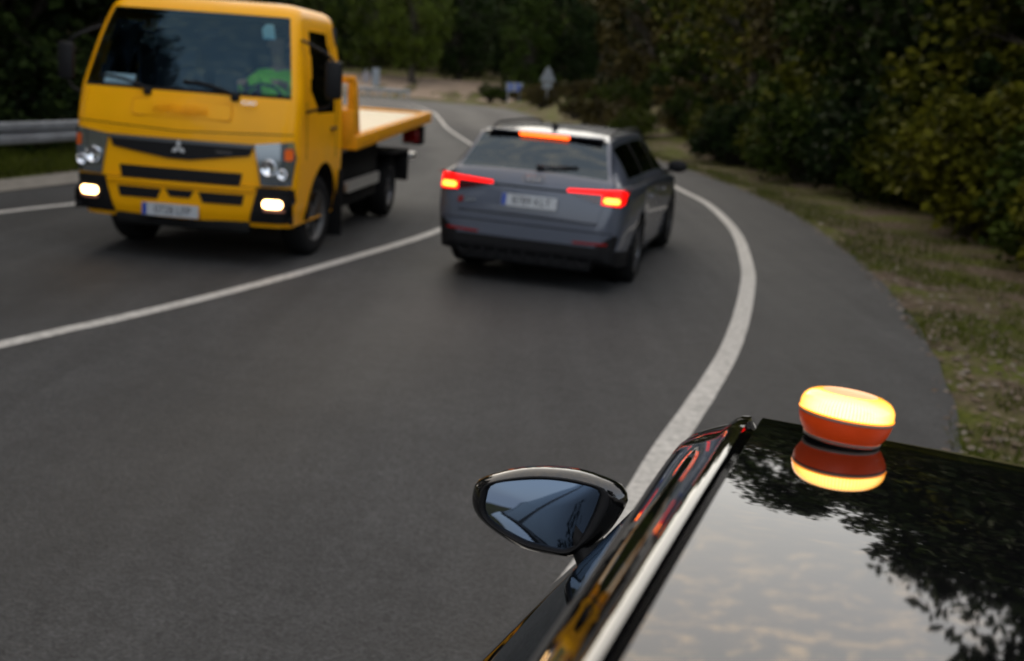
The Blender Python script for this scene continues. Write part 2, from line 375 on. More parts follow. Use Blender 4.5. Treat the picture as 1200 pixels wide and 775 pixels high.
def line(P, w, label, seed, wob=.010):
    Q = spl(P, .25); V = []; F = []
    for i, p in enumerate(Q):
        a, b = Q[max(i-1, 0)], Q[min(i+1, len(Q)-1)]; t = (b-a).normalized(); nrm = Vector((-t.y, t.x))
        for s in (-1, 1):
            q = p+nrm*s*(w/2+wob*noise.noise(Vector((i*.9, seed+s, 0)))*.5); V.append((q.x, q.y, road_z(q.x, q.y)+.005))
        if i: F.append((2*i-2, 2*i-1, 2*i+1, 2*i))
    o = pyobj('lane_marking', V, F, M_paint); tag(o, label, None, None, 'structure')
line(CENT, .13, 'white centre line between the truck and the grey estate car', 1)
line(EDGE[:15], .15, 'white edge line curving past the black car', 5)
line(LEFT[:9], .13, 'white edge line of the far lane by the guardrail', 9)
# pale concrete gutter strip under the left guardrail
M_conc = mat('concrete', (.22, .20, .17), .9, noise_amt=.25, noise_scale=6)
ribbon('kerb', offs(LEFT, 2.0), offs(LEFT, 1.2), M_conc, 'pale concrete strip under the left guardrail', .012, nsub=2)
# dirt turnout at the far bend
M_dirt = mat('dirt', (.20, .145, .10), .95, noise_amt=.35, noise_scale=.6, bump=.5, bump_scale=3)

# ------------------------------------------------------------------ shared vehicle materials
M_black = mat('black_paint', (.0035, .0035, .004), .03, coat=1.0, spec=.5)
M_grey = mat('grey_paint', (.085, .098, .132), .38, metal=.3, coat=.9, noise_amt=.06, noise_scale=900)
M_trim = mat('black_trim', (.008, .008, .009), .5, spec=.22, rough_var=.15, noise_scale=30)
M_rub = mat('rubber', (.010, .010, .010), .8, spec=.15, noise_amt=.3, noise_scale=40)
M_tyre = mat('tyre', (.011, .011, .011), .85, spec=.15, noise_amt=.25, noise_scale=30, bump=.4, bump_scale=80)
M_dark = mat('dark_interior', (.012, .012, .013), .8)
M_glassd = glass_mat('tinted_glass', (.10, .11, .12), 1.5, (.5, .55, .6))
M_glassc = glass_mat('windscreen_glass', (.74, .88, .95), 1.5, (.42, .74, 1.0))
M_glassr = glass_mat('rear_glass', (.10, .11, .12), 1.75, (.70, .86, 1.0))
M_chrome = mat('chrome', (.75, .75, .76), .12, 1.0)
M_alu = mat('aluminium', (.80, .79, .76), .36, 1.0, rough_var=.2, noise_scale=8)
M_rim = mat('alloy', (.10, .10, .105), .35, .9)
M_plate = mat('plate_white', (.44, .46, .48), .4)
M_blue = mat('plate_blue', (.01, .05, .32), .4)
M_ink = mat('plate_ink', (.01, .01, .012), .5)
M_red = mat('red_lens', (.25, .004, .004), .15, coat=.5)

# ------------------------------------------------------------------ lofted car bodies
def car_body(root, T, Y0, Y1, spec, paint, step=.03):
    """T: tables over y (zt, w, zb, wg, wr, cam, zs, gd); spec: rules that name every face. Returns meshes and a BVH."""
    f = {k: pchip(v) for k, v in T.items()}
    n = int((Y1-Y0)/step); Ys = [Y0+(Y1-Y0)*i/n for i in range(n+1)]
    # denser at both ends
    Ys = sorted(set(Ys+[Y0+.01*i for i in range(1, 12)]+[Y1-.01*i for i in range(1, 12)]+spec.get('extra_y', [])))
    NT = 12
    bands = None; V = []; rows = []
    for y in Ys:
        zt, w, zb, wg, wr, cm, zs, gd = (f[k_](y) for k_ in ('zt', 'w', 'zb', 'wg', 'wr', 'cam', 'zs', 'gd'))
        zb = min(zb, zt-cm-.002); k = min(1, max(0, (zt-cm-zb)/.10))
        half = []; bd = []
        for i in range(NT+1):
            u = i/NT; half.append((wr*u, zt-cm*u*u)); bd.append(('top', u))
        ze = zt-cm
        dz = lambda d: ze-(d*k if k < 1 else d)
        half += [(wr+.0015, ze-gd-.001), (wr+.0045, ze-gd-.001)]; bd += [('groove', 0), ('groove', 1)]
        half += [(wr+(.0115 if gd > .006 else .008), dz(.0015))]; bd += [('groove', 2)]
        rk = f['rk'](y) if 'rk' in f else 1; rail = [(.0115+(a_-.0115)*rk, b_*(1+(rk-1)*.2)) for a_, b_ in spec['rail']]                                     # (dx, dz) from the groove outwards
        for i, (dx, d) in enumerate(rail):
            xx = wr+dx
            if k < 1: xx = wr+.018+(max(wg, wr+.02)-wr-.018)*(i+1)/len(rail)*(1-k)+ (dx-.018)*k
            half.append((xx, dz(d))); bd.append(('rail', i))
        gx, gzv = half[-1]
        for i in range(1, 6):
            t = i/5; bulge = .012*math.sin(math.pi*t)*k
            half.append((gx+(wg-gx)*t+bulge, gzv+(zb-gzv)*t)); bd.append(('glass', t))
        for t in (.34, .68, 1):
            a = t*math.pi/2; half.append((wg+(w*.985-wg)*math.sin(a), zb-.055*(1-math.cos(a)))); bd.append(('shoulder', t))
        z1 = zb-.055
        for i in range(1, 15):
            t = i/14; z = z1+(zs-z1)*t
            bul = w*(.985+.015*math.sin(math.pi*min(1, t*1.25))-.055*max(0, t-.62)**1.2*2.2)
            bul -= spec.get('crease', 0)*math.exp(-((t-.62)/.12)**2)
            half.append((bul, z)); bd.append(('side', t))
        half += [(half[-1][0]-.10, zs-.015), (0, zs-.02)]; bd += [('under', 0), ('under', 1)]
        bands = bd
        row = [Vector((-x, y, z)) for x, z in half[::-1]][:-1]+[Vector((x, y, z)) for x, z in half]
        rows.append(row)
    m = len(bands); nrow = 2*m-1
    idx = lambda j: (m-1-j) if j < m else j-m+1                 # column -> band index
    V = [v for r_ in rows for v in r_]
    arches = spec['arches']
    inside = [False]*len(V)
    for q, v in enumerate(V):
        b = bands[idx(q % nrow)][0]
        if b in ('side', 'under', 'shoulder') and abs(v.x) > .45:
            for (ya, za, ra) in arches:
                if (v.y-ya)**2+(v.z-za)**2 < ra*ra: inside[q] = True
    groups = {}; allF = []
    for j in range(len(Ys)-1):
        ym = (Ys[j]+Ys[j+1])/2
        for c in range(nrow-1):
            q = (j*nrow+c, j*nrow+c+1, (j+1)*nrow+c+1, (j+1)*nrow+c)
            a, b = idx(c), idx(c+1); lo, hi = min(a, b), max(a, b)
            ins = [inside[i] for i in q]
            allF.append(q)
            if all(ins): continue
            band, t = bands[hi]; u = bands[lo][1] if band == 'top' else t
            cen = sum((V[i] for i in q), Vector())/4
            key = spec['classify'](band, u, cen, c < m-1)
            groups.setdefault(key, []).append(q)
    bvh = BVHTree.FromPolygons(V, allF+[(i, i+1, nrow-1-i) for i in range(nrow//2)]+[(i+1, nrow-2-i, nrow-1-i) for i in range(nrow//2-1)])
    for q, v in enumerate(V):
        if inside[q]:
            for (ya, za, ra) in arches:
                d = Vector((0, v.y-ya, v.z-za))
                if d.length < ra:
                    d = d.normalized()*ra if d.length > 1e-5 else Vector((0, 0, ra)); v.y = ya+d.y; v.z = za+d.z
    made = {}
    # end caps into body
    body = spec['body']
    for end, r0 in ((0, 0), (1, (len(Ys)-1)*nrow)):
        groups.setdefault(body, []).append(tuple(r0+i for i in (range(nrow) if end else range(nrow-1, -1, -1))))
    for key, fs in groups.items():
        used = sorted({i for q in fs for i in q}); mp = {i: k for k, i in enumerate(used)}
        name, material, part = key
        made[key] = pyobj(name, [V[i] for i in used], [tuple(mp[i] for i in q) for q in fs], material, made[body] if False else root, spec.get('smooth', 38))
    return made, bvh, f
def wheel(root, x, y, r, wdt, rimr, side, steer=0, spokes=10, rimmat=None, tread=True):
    """wheel (hub empty) > tyre, rim"""
    h = bpy.data.objects.new('wheel', None); C.objects.link(h); h.parent = root; h.empty_display_size = .1
    h.location = (x, y, r); h.rotation_euler = (0, 0, steer)
    rot = Matrix.Rotation(math.pi/2*side, 4, 'Y')               # lathe axis z -> outward x
    bm = bmesh.new(); hw = wdt/2
    lathe(bm, [(rimr, -hw+.01), (rimr+.01, -hw), (r-.05, -hw-.006), (r-.02, -hw+.012), (r-.003, -hw+.035), (r, 0), (r-.003, hw-.035), (r-.02, hw-.012), (r-.05, hw+.006), (rimr+.01, hw), (rimr, hw-.01)], 48, rot)
    obj('tyre', bm, M_tyre, h, 50)
    bm = bmesh.new()
    lathe(bm, [(rimr, -hw+.01), (rimr-.012, -hw+.03), (rimr-.03, hw-.07), (rimr-.018, hw-.025), (rimr-.002, hw-.004), (rimr+.008, hw), (rimr+.008, hw-.01)], 48, rot)
    lathe(bm, [(0, hw-.02), (.045, hw-.022), (.06, hw-.035), (.06, hw-.06), (0, hw-.06)], 24, rot)
    for k in range(spokes):
        t = bmesh.new(); box(t, .045, rimr-.012, -.016, .016, hw-.05, hw-.022, .004); merge(bm, (lambda q: (q.transform(rot @ Matrix.Rotation(2*math.pi*k/spokes, 4, 'Z')), q)[1])(t))
    obj('rim', bm, rimmat or M_rim, h, 35)
    bm = bmesh.new(); lathe(bm, [(0, -.02), (rimr*.72, -.02), (rimr*.72, 0), (0, 0)], 32, rot); obj('brake_disc', bm, M_alu, h, 35)
    return h
def arch_liner(root, y, z, ra, x0, x1):
    for s in (-1, 1):
        V = []; F = []
        for i in range(19):
            a = R(-15+210*i/18); V += [(s*x0, y+ra*math.cos(a), z+ra*math.sin(a)), (s*x1, y+ra*math.cos(a), z+ra*math.sin(a))]
            if i: F.append((2*i-2, 2*i-1, 2*i+1, 2*i))
        c = len(V); V.append((s*x1, y, z)); F += [(2*i-1, 2*i+1, c) for i in range(1, 19)]
        pyobj('arch_liner', V, F, M_rub, root, 40)
def plate(root, mw, text, w=.52, h=.11):
    bm = bmesh.new(); prism(bm, rrect(-w/2, w/2, -h/2, h/2, .01), -.004, 0, 'z'); p = obj('number_plate', bm, M_plate, root); p.matrix_local = mw
    bm = bmesh.new(); prism(bm, rrect(-w/2+.003, -w/2+.045, -h/2+.003, h/2-.003, .006), 0, .0012, 'z'); obj('plate_band', bm, M_blue, p)
    text_mesh('plate_text', text, .098, M_ink, Matrix.Translation((.022, -.003, .001)), p, .0006, sx=.92)
    return p

# ------------------------------------------------------------------ the near car
CAR_MW = Matrix.Translation((.5252, .6054, -.029)) @ Matrix.Rotation(R(-22), 4, 'Z') @ Matrix.Rotation(R(3.5), 4, 'Y')
car = empty('parked_car', CAR_MW, 'glossy black car on the shoulder carrying the lit amber beacon on its roof', 'car')
NT_ = dict(
    zt=[(-2.12, .55), (-2.08, .86), (-2.0, 1.0), (-1.93, 1.06), (-1.6, 1.42), (-1.3, 1.478), (-.8, 1.507), (-.3, 1.518), (.05, 1.518), (.25, 1.513), (.36, 1.505), (.44, 1.490), (.53, 1.458), (1.2, 1.06), (1.32, 1.01), (1.8, .93), (2.08, .80), (2.2, .5)],
    w=[(-2.12, .70), (-2.06, .80), (-1.9, .87), (-1.3, .935), (0, .945), (1.0, .940), (1.4, .92), (1.8, .88), (2.08, .74), (2.2, .55)],
    zb=[(-2.12, .5), (-2.05, .84), (-1.9, 1.0), (-1.2, .985), (0, .97), (1.1, .945), (1.4, .90), (1.9, .80), (2.2, .45)],
    wg=[(-2.12, .62), (-1.9, .80), (-1.2, .855), (0, .87), (1.1, .86), (1.4, .85), (1.9, .78), (2.2, .5)],
    wr=[(-2.12, .58), (-1.95, .56), (-1.6, .445), (-.9, .475), (-.1, .504), (.35, .523), (.7, .560), (1.2, .66), (1.4, .74), (2.0, .68), (2.2, .45)],
    cam=[(-2.12, .02), (-1.6, .016), (-.3, .012), (.36, .012), (1.2, .03), (1.6, .03), (2.2, .03)],
    zs=[(-2.12, .35), (-1.9, .25), (1.9, .22), (2.2, .3)],
    rk=[(-2.12, 1), (-.9, 1), (-.3, 1.12), (.1, 1.32), (.45, 1.5), (.7, 1.38), (1.0, 1.1), (1.2, 1)],
    gd=[(-1.9, 0), (-1.6, .014), (.34, .014), (.62, .008), (.9, .004), (1.2, 0)])
K_body = ('body', M_black, 0)
K_roof = ('roof', M_black, 1)
def cls_near(band, u, c, left):
    y = c.y
    if band == 'groove': return ('roof_channel', M_trim, (2, left)) if -1.7 < y < 1.05 and u == 1 else K_body
    if band == 'top':
        if .47 < y < 1.22 and u < .93: return ('windshield', M_glassd, 3)
        if -1.93 < y < -1.62 and u < .9: return ('rear_window', M_glassd, 4)
        if -1.62 <= y <= .47: return K_roof
        if y > 1.30: return ('bonnet', M_black, 8)
    if band == 'glass' and -1.75 < y < 1.02 and c.z > .0:
        if -.16 < y < -.04 or -1.2 < y < -1.12: return ('pillar_trim', M_trim, (5, left, y > -.5))
        return ('side_window', M_glassd, (6, left, y > -.1, y > -1.16))
    if band in ('side',) and u > .3 and False: return K_body
    if band in ('side', 'shoulder') and c.z > .32:
        for y0, y1, k in ((-.08, 1.02, 0), (-1.12, -.10, 1)):
            if y0 < y < y1 and not (k == 1 and (y+1.32)**2+(c.z-.32)**2 < .42**2): return ('door', M_black, (7, left, k))
    if band == 'under': return ('underbody', M_rub, 9)
    return K_body
near_spec = dict(rail=[(.0185, .003), (.0225, .0068), (.028, .0150), (.0385, .0222), (.0500, .0315), (.058, .0425), (.0635, .058), (.067, .085)], arches=[(-1.32, .32, .365), (1.30, .32, .365)], classify=cls_near, body=K_body,
                 extra_y=[-.104, -.096, -.084, -.076, 1.016, 1.024, .468, .472, .4, .38, .36, .34], smooth=50)
made, near_bvh, near_f = car_body(car, NT_, -2.12, 2.2, near_spec, M_black)
for (yy, ss) in ((-1.32, 1), (1.30, 1)):
    for s in (-1, 1): wheel(car, s*.795, yy, .32, .21, .215, s)
    arch_liner(car, yy, .32, .365, .90, .55)
# weather strips and sill line along the left windows
def strip_on(root, f, ys, dx, z_of, rad, m, name, side=-1):
    bm = bmesh.new(); tube(bm, [(side*(f['wg'](y)+dx), y, z_of(y)) for y in ys], rad, 8); return obj(name, bm, m, root, 60)
ys = [-1.6+.1*i for i in range(27)]
for s in (-1, 1):
    strip_on(car, near_f, ys, .006, lambda y: near_f['zb'](y)+.004, .007, M_trim, 'window_strip', s)
for s in (-1, 1):
    for yy in (-.02, -1.0):
        bm = bmesh.new(); tube(bm, [(s*.935, yy, .80), (s*.965, yy+.02, .81), (s*.965, yy+.15, .815), (s*.935, yy+.17, .81)], .012, 8); obj('handle', bm, M_black, car, 60)
# dark cabin lining so the tinted panes look into a cabin
bm = bmesh.new(); box(bm, -.70, .70, -1.5, .9, .35, .80); obj('cabin_floor', bm, M_dark, car)
for yy in (-.95, .1):
    for sx in (-.36, .36):
        bm = bmesh.new(); box(bm, sx-.24, sx+.24, yy-.25, yy+.25, .80, .92, .04); box(bm, sx-.23, sx+.23, yy-.36, yy-.22, .85, 1.22, .05); box(bm, sx-.12, sx+.12, yy-.36, yy-.26, 1.23, 1.38, .04)
        obj('seat', bm, M_dark, car, 40)
bm = bmesh.new(); box(bm, -.68, .68, .72, 1.1, .75, .98, .06); obj('dashboard', bm, M_dark, car, 40)
# silver sticker-like roof trim strip seen at the right of the roof edge
bm = bmesh.new()
# door mirrors
GL = [(-0.1037, 0.0288), (-0.0631, 0.0432), (-0.0092, 0.0539), (0.0428, 0.0556), (0.081, 0.0506), (0.0814, 0.029), (0.0734, -0.0043), (0.0623, -0.0354), (0.0479, -0.0554), (0.0314, -0.0614), (0.0022, -0.0608), (-0.0273, -0.0588), (-0.0581, -0.0497), (-0.0893, -0.0377), (-0.1084, -0.019), (-0.1098, 0.0102)]
HO = [(-0.1354, 0.0233), (-0.1212, 0.0375), (-0.0743, 0.0588), (-0.0235, 0.0718), (0.0396, 0.0768), (0.0894, 0.0709), (0.1164, 0.0626), (0.1303, 0.0462), (0.1301, 0.0289), (0.111, -0.015), (0.0869, -0.0455), (0.0583, -0.0667), (0.0448, -0.0735), (0.0043, -0.075), (-0.0401, -0.0714), (-0.087, -0.0534), (-0.123, -0.0304), (-0.1369, -0.0064)]
def smooth_loop(P, n=72):
    out = []; N = len(P)
    for i in range(N):
        p0, p1, p2, p3 = (Vector(P[(i+k) % N]) for k in (-1, 0, 1, 2))
        m_ = n//N+1
        for k in range(m_):
            t = k/m_; out.append(.5*((2*p1)+(p2-p0)*t+(2*p0-5*p1+4*p2-p3)*t*t+(3*p1-p0-3*p2+p3)*t**3))
    # equal arc resample
    L = [0]
    for a, b in zip(out, out[1:]+out[:1]): L.append(L[-1]+(b-a).length)
    res = []; j = 0
    for k in range(n):
        s = L[-1]*k/n
        while L[j+1] < s: j += 1
        a, b = out[j], out[(j+1) % len(out)]; res.append(a+(b-a)*((s-L[j])/max(1e-9, L[j+1]-L[j])))
    return res
M_mirror = mat('mirror_glass', (.12, .15, .20), .004, 1.0)
def door_mirror(side):
    n = Vector((.221*(-side), -.954, .201)).normalized(); u = Vector((-n.y, n.x, 0)).normalized()
    if side > 0: pass
    w = n.cross(u); M = Vector((side*.931, .950, 1.074))
    mw = Matrix((( u.x, w.x, n.x, M.x), (u.y, w.y, n.y, M.y), (u.z, w.z, n.z, M.z), (0, 0, 0, 1)))
    g = [Vector((p.x*(1 if side < 0 else -1), p.y)) for p in smooth_loop(GL, 72)]; h = [Vector((p.x*(1 if side < 0 else -1), p.y)) for p in smooth_loop(HO, 72)]
    # pair the two loops by angle about the middle
    cx = Vector((-.01*(1 if side < 0 else -1), 0))
    def by_ang(P):
        res = []
        for k in range(72):
            a = 2*math.pi*k/72; d = Vector((math.cos(a), math.sin(a))); best = None
            for p, q in zip(P, P[1:]+P[:1]):
                e = q-p; den = d.x*e.y-d.y*e.x
                if abs(den) < 1e-12: continue
                r = p-cx; t = (r.x*e.y-r.y*e.x)/den; s = (r.x*d.y-r.y*d.x)/den
                if t > 0 and -1e-6 <= s <= 1+1e-6 and (best is None or t > best): best = t
            res.append(cx+d*best)
        return res
    g, h = by_ang(g), by_ang(h)
    rings = []
    def ring(P, z): rings.append([Vector((p.x, p.y, z)) for p in P])
    mixp = lambda a, b, t: [p+(q-p)*t for p, q in zip(a, b)]
    sc = lambda P, s, sy=None: [Vector((cx.x+(p.x-cx.x)*s, cx.y+(p.y-cx.y)*(sy or s))) for p in P]
    ring(g, -.012); ring(mixp(g, h, .10), .001); ring(mixp(g, h, .30), .004); ring(mixp(g, h, .42), .003); ring(mixp(g, h, .90), -.008); ring(h, -.018); ring(sc(h, 1.015), -.034); ring(sc(h, .99), -.065); ring(sc(h, .90), -.095); ring(sc(h, .72), -.118); ring(sc(h, .42), -.132); ring(sc(h, .08), -.136)
    V = [mw @ v for r_ in rings for v in r_]; F = []
    for i in range(len(rings)-1):
        for k in range(72): F.append((i*72+k, i*72+(k+1) % 72, (i+1)*72+(k+1) % 72, (i+1)*72+k))
    F.append(tuple((len(rings)-1)*72+k for k in range(72)))
    hs = pyobj('mirror', V, F, M_black, car, 45); hs.data.materials.append(M_trim)
    for p in hs.data.polygons:
        if p.index < 3*72: p.material_index = 1
    # slightly convex glass
    V = [mw @ Vector((cx.x, cx.y, -.0085))]; F = []; NR = 8
    for i in range(1, NR+1):
        t = i/NR
        for p in g: V.append(mw @ Vector((cx.x+(p.x-cx.x)*t, cx.y+(p.y-cx.y)*t, -.0085-.0015*t*t)))
    for k in range(72): F.append((0, 1+k, 1+(k+1) % 72))
    for i in range(NR-1):
        for k in range(72): F.append((1+i*72+k, 1+(i+1)*72+k, 1+(i+1)*72+(k+1) % 72, 1+i*72+(k+1) % 72))
    pyobj('mirror_glass', V, F, M_mirror, hs, 60)
    bm = bmesh.new(); i_ = -side
    a = mw @ Vector((.075*(1 if side < 0 else -1), -.05, -.06)); b = Vector((side*.83, .99, .955))
    V = []; 
    for k, (p, wd, ht) in enumerate(((a+(a-b)*.35, .10, .09), (a, .095, .085), (a+(b-a)*.5, .09, .066), (b, .11, .055), (b+(b-a)*.25, .13, .05))):
        for q in range(16):
            ang = 2*math.pi*q/16; V.append(p+Vector((0, wd*math.cos(ang)*.62, ht*math.sin(ang)*.62))+Vector((0, 0, 0)))
    F = [(i*16+k, i*16+(k+1) % 16, (i+1)*16+(k+1) % 16, (i+1)*16+k) for i in range(4) for k in range(16)]
    bm.free(); pyobj('mirror_foot', V, F, M_trim, hs, 50)
for s in (-1, 1): door_mirror(s)
# headlights, tail lights, rear plate of the near car (out of frame here but part of the car)
for s in (-1, 1):
    obj('tail_light', patch(near_bvh, [(s*.50, .86), (s*.78, .84), (s*.82, .97), (s*.52, .96)], (0, 1, 0), .002, .012), M_red, car, 40)
    obj('headlight', patch(near_bvh, [(s*.40, .66), (s*.66, .68), (s*.74, .76), (s*.44, .74)], (0, -1, 0), .002, .012), M_chrome, car, 40)
obj('grille', patch(near_bvh, [(-.38, .56), (.38, .56), (.40, .68), (-.40, .68)], (0, -1, 0), .002, .01), M_trim, car, 40)

# ------------------------------------------------------------------ amber beacon on the roof
inv = CAR_MW.inverted()
bl = Vector((-.444, .348, 0)); hit, nrm, _, _ = near_bvh.ray_cast(Vector((bl.x+.004, bl.y, 3)), Vector((0, 0, -1)))
q = Vector((0, 0, 1)).rotation_difference(nrm)
BE_MW = CAR_MW @ Matrix.Translation(hit-nrm*.0008) @ q.to_matrix().to_4x4() @ Matrix.Rotation(R(2.2), 4, 'Y')
be = empty('warning_beacon', BE_MW, 'lit amber warning beacon with an orange base on the black car roof', 'beacon')
M_org = mat('orange_plastic', (.52, .040, .003), .38, emit=(1, .09, .004), estr=.05, noise_amt=.08, noise_scale=60, bump=.05, bump_scale=400)  # faint emission stands in for lens light passing through the plastic
M_lens = mat('amber_lens', (.9, .5, .08), .12, emit=(1, .50, .13), estr=9, coat=.4)
def lens_detail(m):
    nt = m.node_tree; b = nt.nodes['Principled BSDF']; N, L = nt.nodes.new, nt.links.new
    tc = N('ShaderNodeTexCoord'); sp = N('ShaderNodeSeparateXYZ'); L(tc.outputs['Object'], sp.inputs[0])
    at = N('ShaderNodeMath'); at.operation = 'ARCTAN2'; L(sp.outputs['Y'], at.inputs[0]); L(sp.outputs['X'], at.inputs[1])
    mu = N('ShaderNodeMath'); mu.operation = 'MULTIPLY'; mu.inputs[1].default_value = 84; L(at.outputs[0], mu.inputs[0])
    sn = N('ShaderNodeMath'); sn.operation = 'SINE'; L(mu.outputs[0], sn.inputs[0])
    lw = N('ShaderNodeLayerWeight'); lw.inputs['Blend'].default_value = .35
    mr = N('ShaderNodeMapRange'); mr.inputs['From Min'].default_value = -1; mr.inputs['To Min'].default_value = 1.3; mr.inputs['To Max'].default_value = 3.4; L(sn.outputs[0], mr.inputs['Value'])
    fc = N('ShaderNodeMapRange'); fc.inputs['From Min'].default_value = .15; fc.inputs['From Max'].default_value = .80; fc.inputs['To Min'].default_value = 1.0; fc.inputs['To Max'].default_value = .26; L(lw.outputs['Facing'], fc.inputs['Value'])
    ml = N('ShaderNodeMath'); ml.operation = 'MULTIPLY'; L(mr.outputs[0], ml.inputs[0]); L(fc.outputs[0], ml.inputs[1]); L(ml.outputs[0], b.inputs['Emission Strength'])
    cm = N('ShaderNodeMix'); cm.data_type = 'RGBA'; cm.inputs['A'].default_value = (1, .27, .012, 1); cm.inputs['B'].default_value = (1, .56, .12, 1); L(fc.outputs[0], cm.inputs['Factor']); L(cm.outputs['Result'], b.inputs['Emission Color'])
lens_detail(M_lens)
M_lensrim = mat('amber_rim', (.8, .33, .03), .2, emit=(1, .26, .015), estr=.8)
M_seam = mat('grey_seam', (.20, .16, .14), .5)
rb = .0455
bm = bmesh.new(); lathe(bm, [(0, .0), (.033, .0), (.0355, .001), (.036, .003)], 64); obj('magnet', bm, M_rub, be, 40)
bm = bmesh.new(); lathe(bm, [(.0355, .003), (.0372, .0035), (.0378, .0055), (.0372, .0062)], 64); obj('foot_ring', bm, M_seam, be, 40)
bm = bmesh.new(); lathe(bm, [(.0365, .006), (.0395, .0095), (.0425, .0145), (.0445, .0205), (.0452, .0255), (.0440, .0262)], 64); obj('base', bm, M_org, be, 40)
bm = bmesh.new(); lathe(bm, [(.0440, .0262), (.0458, .0264), (.0460, .0282), (.0455, .0290)], 64); obj('seam_ring', bm, M_seam, be, 40)
bm = bmesh.new(); lathe(bm, [(.0450, .029), (.0461, .0292), (.0462, .0304), (.0452, .0310)], 64); obj('lens_rim', bm, M_lensrim, be, 40)
bm = bmesh.new(); lathe(bm, [(.0452, .0309), (.0456, .0345), (.0450, .0385), (.0430, .0425), (.0395, .0460), (.0340, .0485), (.0275, .0500), (.0265, .0500)], 96); obj('lens', bm, M_lens, be, 40)
bm = bmesh.new(); lathe(bm, [(.0265, .0500), (.0258, .0495), (.0, .0500)], 64); obj('lens_cap', bm, mat('pink_cap', (.75, .45, .30), .35, emit=(1, .46, .18), estr=.32), be, 40)

# ------------------------------------------------------------------ the grey estate car
EW = Matrix.Translation((.052, 10.136, 0)) @ Matrix.Rotation(-.2374, 4, 'Z') @ Matrix.Rotation(.03, 4, 'Y')
est = empty('estate_car', EW, 'grey estate car seen from behind with its red brake lights lit in the right lane', 'car')
ET = dict(
    zt=[(0, .60), (.012, .74), (.03, .88), (.05, .97), (.09, 1.035), (.14, 1.07), (.30, 1.22), (.44, 1.345), (.50, 1.388), (.62, 1.402), (1.0, 1.425), (1.8, 1.435), (2.5, 1.425), (2.85, 1.39), (3.0, 1.35), (3.7, 1.00), (3.85, .965), (4.3, .90), (4.62, .78), (4.78, .5)],
    w=[(0, .70), (.02, .78), (.06, .845), (.12, .875), (.3, .905), (.7, .928), (1.1, .933), (1.6, .915), (2.5, .905), (3.3, .915), (3.8, .925), (4.2, .90), (4.55, .80), (4.7, .66), (4.78, .45)],
    zb=[(0, .56), (.03, .84), (.08, .95), (.14, .985), (.6, .975), (2, .955), (3.3, .925), (3.75, .90), (4.2, .84), (4.6, .70), (4.78, .42)],
    wg=[(0, .62), (.03, .70), (.08, .77), (.14, .81), (.5, .85), (1, .86), (2.5, .86), (3.5, .86), (3.9, .84), (4.4, .76), (4.78, .4)],
    wr=[(0, .60), (.05, .70), (.14, .69), (.30, .640), (.46, .598), (.6, .575), (1.2, .57), (2.4, .56), (2.9, .555), (3.3, .62), (3.75, .70), (4.0, .74), (4.5, .64), (4.78, .36)],
    cam=[(0, .02), (.5, .028), (2.8, .03), (3.7, .03), (4.78, .03)],
    zs=[(0, .34), (.05, .29), (.3, .24), (1, .2), (4, .19), (4.6, .22), (4.78, .28)],
    gd=[(0, 0), (.5, 0), (.7, .004), (2.8, .004), (3, 0)])
E_body = ('body', M_grey, 0)
def cls_est(band, u, c, left):
    y = c.y
    if band == 'top':
        if .13 < y < .455 and u < .93: return ('rear_window', M_glassr, 1)
        if .455 <= y <= .50 and u < .97: return ('spoiler_shade', M_trim, 2)  # black band standing in for the shade under the lip
        if .50 < y < 2.92: return ('roof', M_grey, 3)
        if 2.92 <= y < 3.78 and u < .93: return ('windshield', M_glassd, 4)
        if y > 3.9: return ('bonnet', M_grey, 9)
    if band == 'glass' and .55 < y < 3.45 and u < .99:
        if 1.42 < y < 1.5 or 2.36 < y < 2.46: return ('pillar_trim', M_trim, (5, left, y > 2))
        return ('side_window', M_glassd, (6, left, y > 1.45, y > 2.4))
    if band in ('side', 'shoulder') and c.z > .30:
        for y0, y1, k in ((2.41, 3.45, 0), (1.40, 2.39, 1)):
            if y0 < y < y1 and (y-.98)**2+(c.z-.34)**2 > .46**2: return ('door', M_grey, (7, left, k))
    if band == 'side' and u > .93 and .3 < y < 4.4: return ('sill', M_trim, (8, left))
    if band == 'side' and y < .62 and c.z < .40: return ('bumper_lower', M_trim, (11, left))
    if band == 'under': return ('underbody', M_rub, 10)
    return E_body
em, est_bvh, est_f = car_body(est, ET, 0, 4.78, dict(rail=[(.028, .006), (.04, .018), (.05, .034), (.058, .052), (.066, .075)], arches=[(.98, .335, .375), (3.806, .335, .375)], classify=cls_est, body=E_body, crease=.012,
    extra_y=[2.406, 2.394, 1.404, 1.396, 3.446, 3.454, .455, .50], smooth=40), M_grey)
for yy in (.98, 3.806):
    for s in (-1, 1): wheel(est, s*.795, yy, .335, .26, .245, s, spokes=14)
    arch_liner(est, yy, .335, .375, .925, .55)
D = (0, 1, 0)
M_tl = mat('brake_red', (.5, .005, .005), .35, spec=.2, emit=(1, .003, .002), estr=1.0)
M_tlc = mat('brake_core', (.9, .3, .05), .2, emit=(1, .30, .03), estr=2.6)
M_tlh = mat('tail_housing', (.05, .004, .006), .12, coat=1)
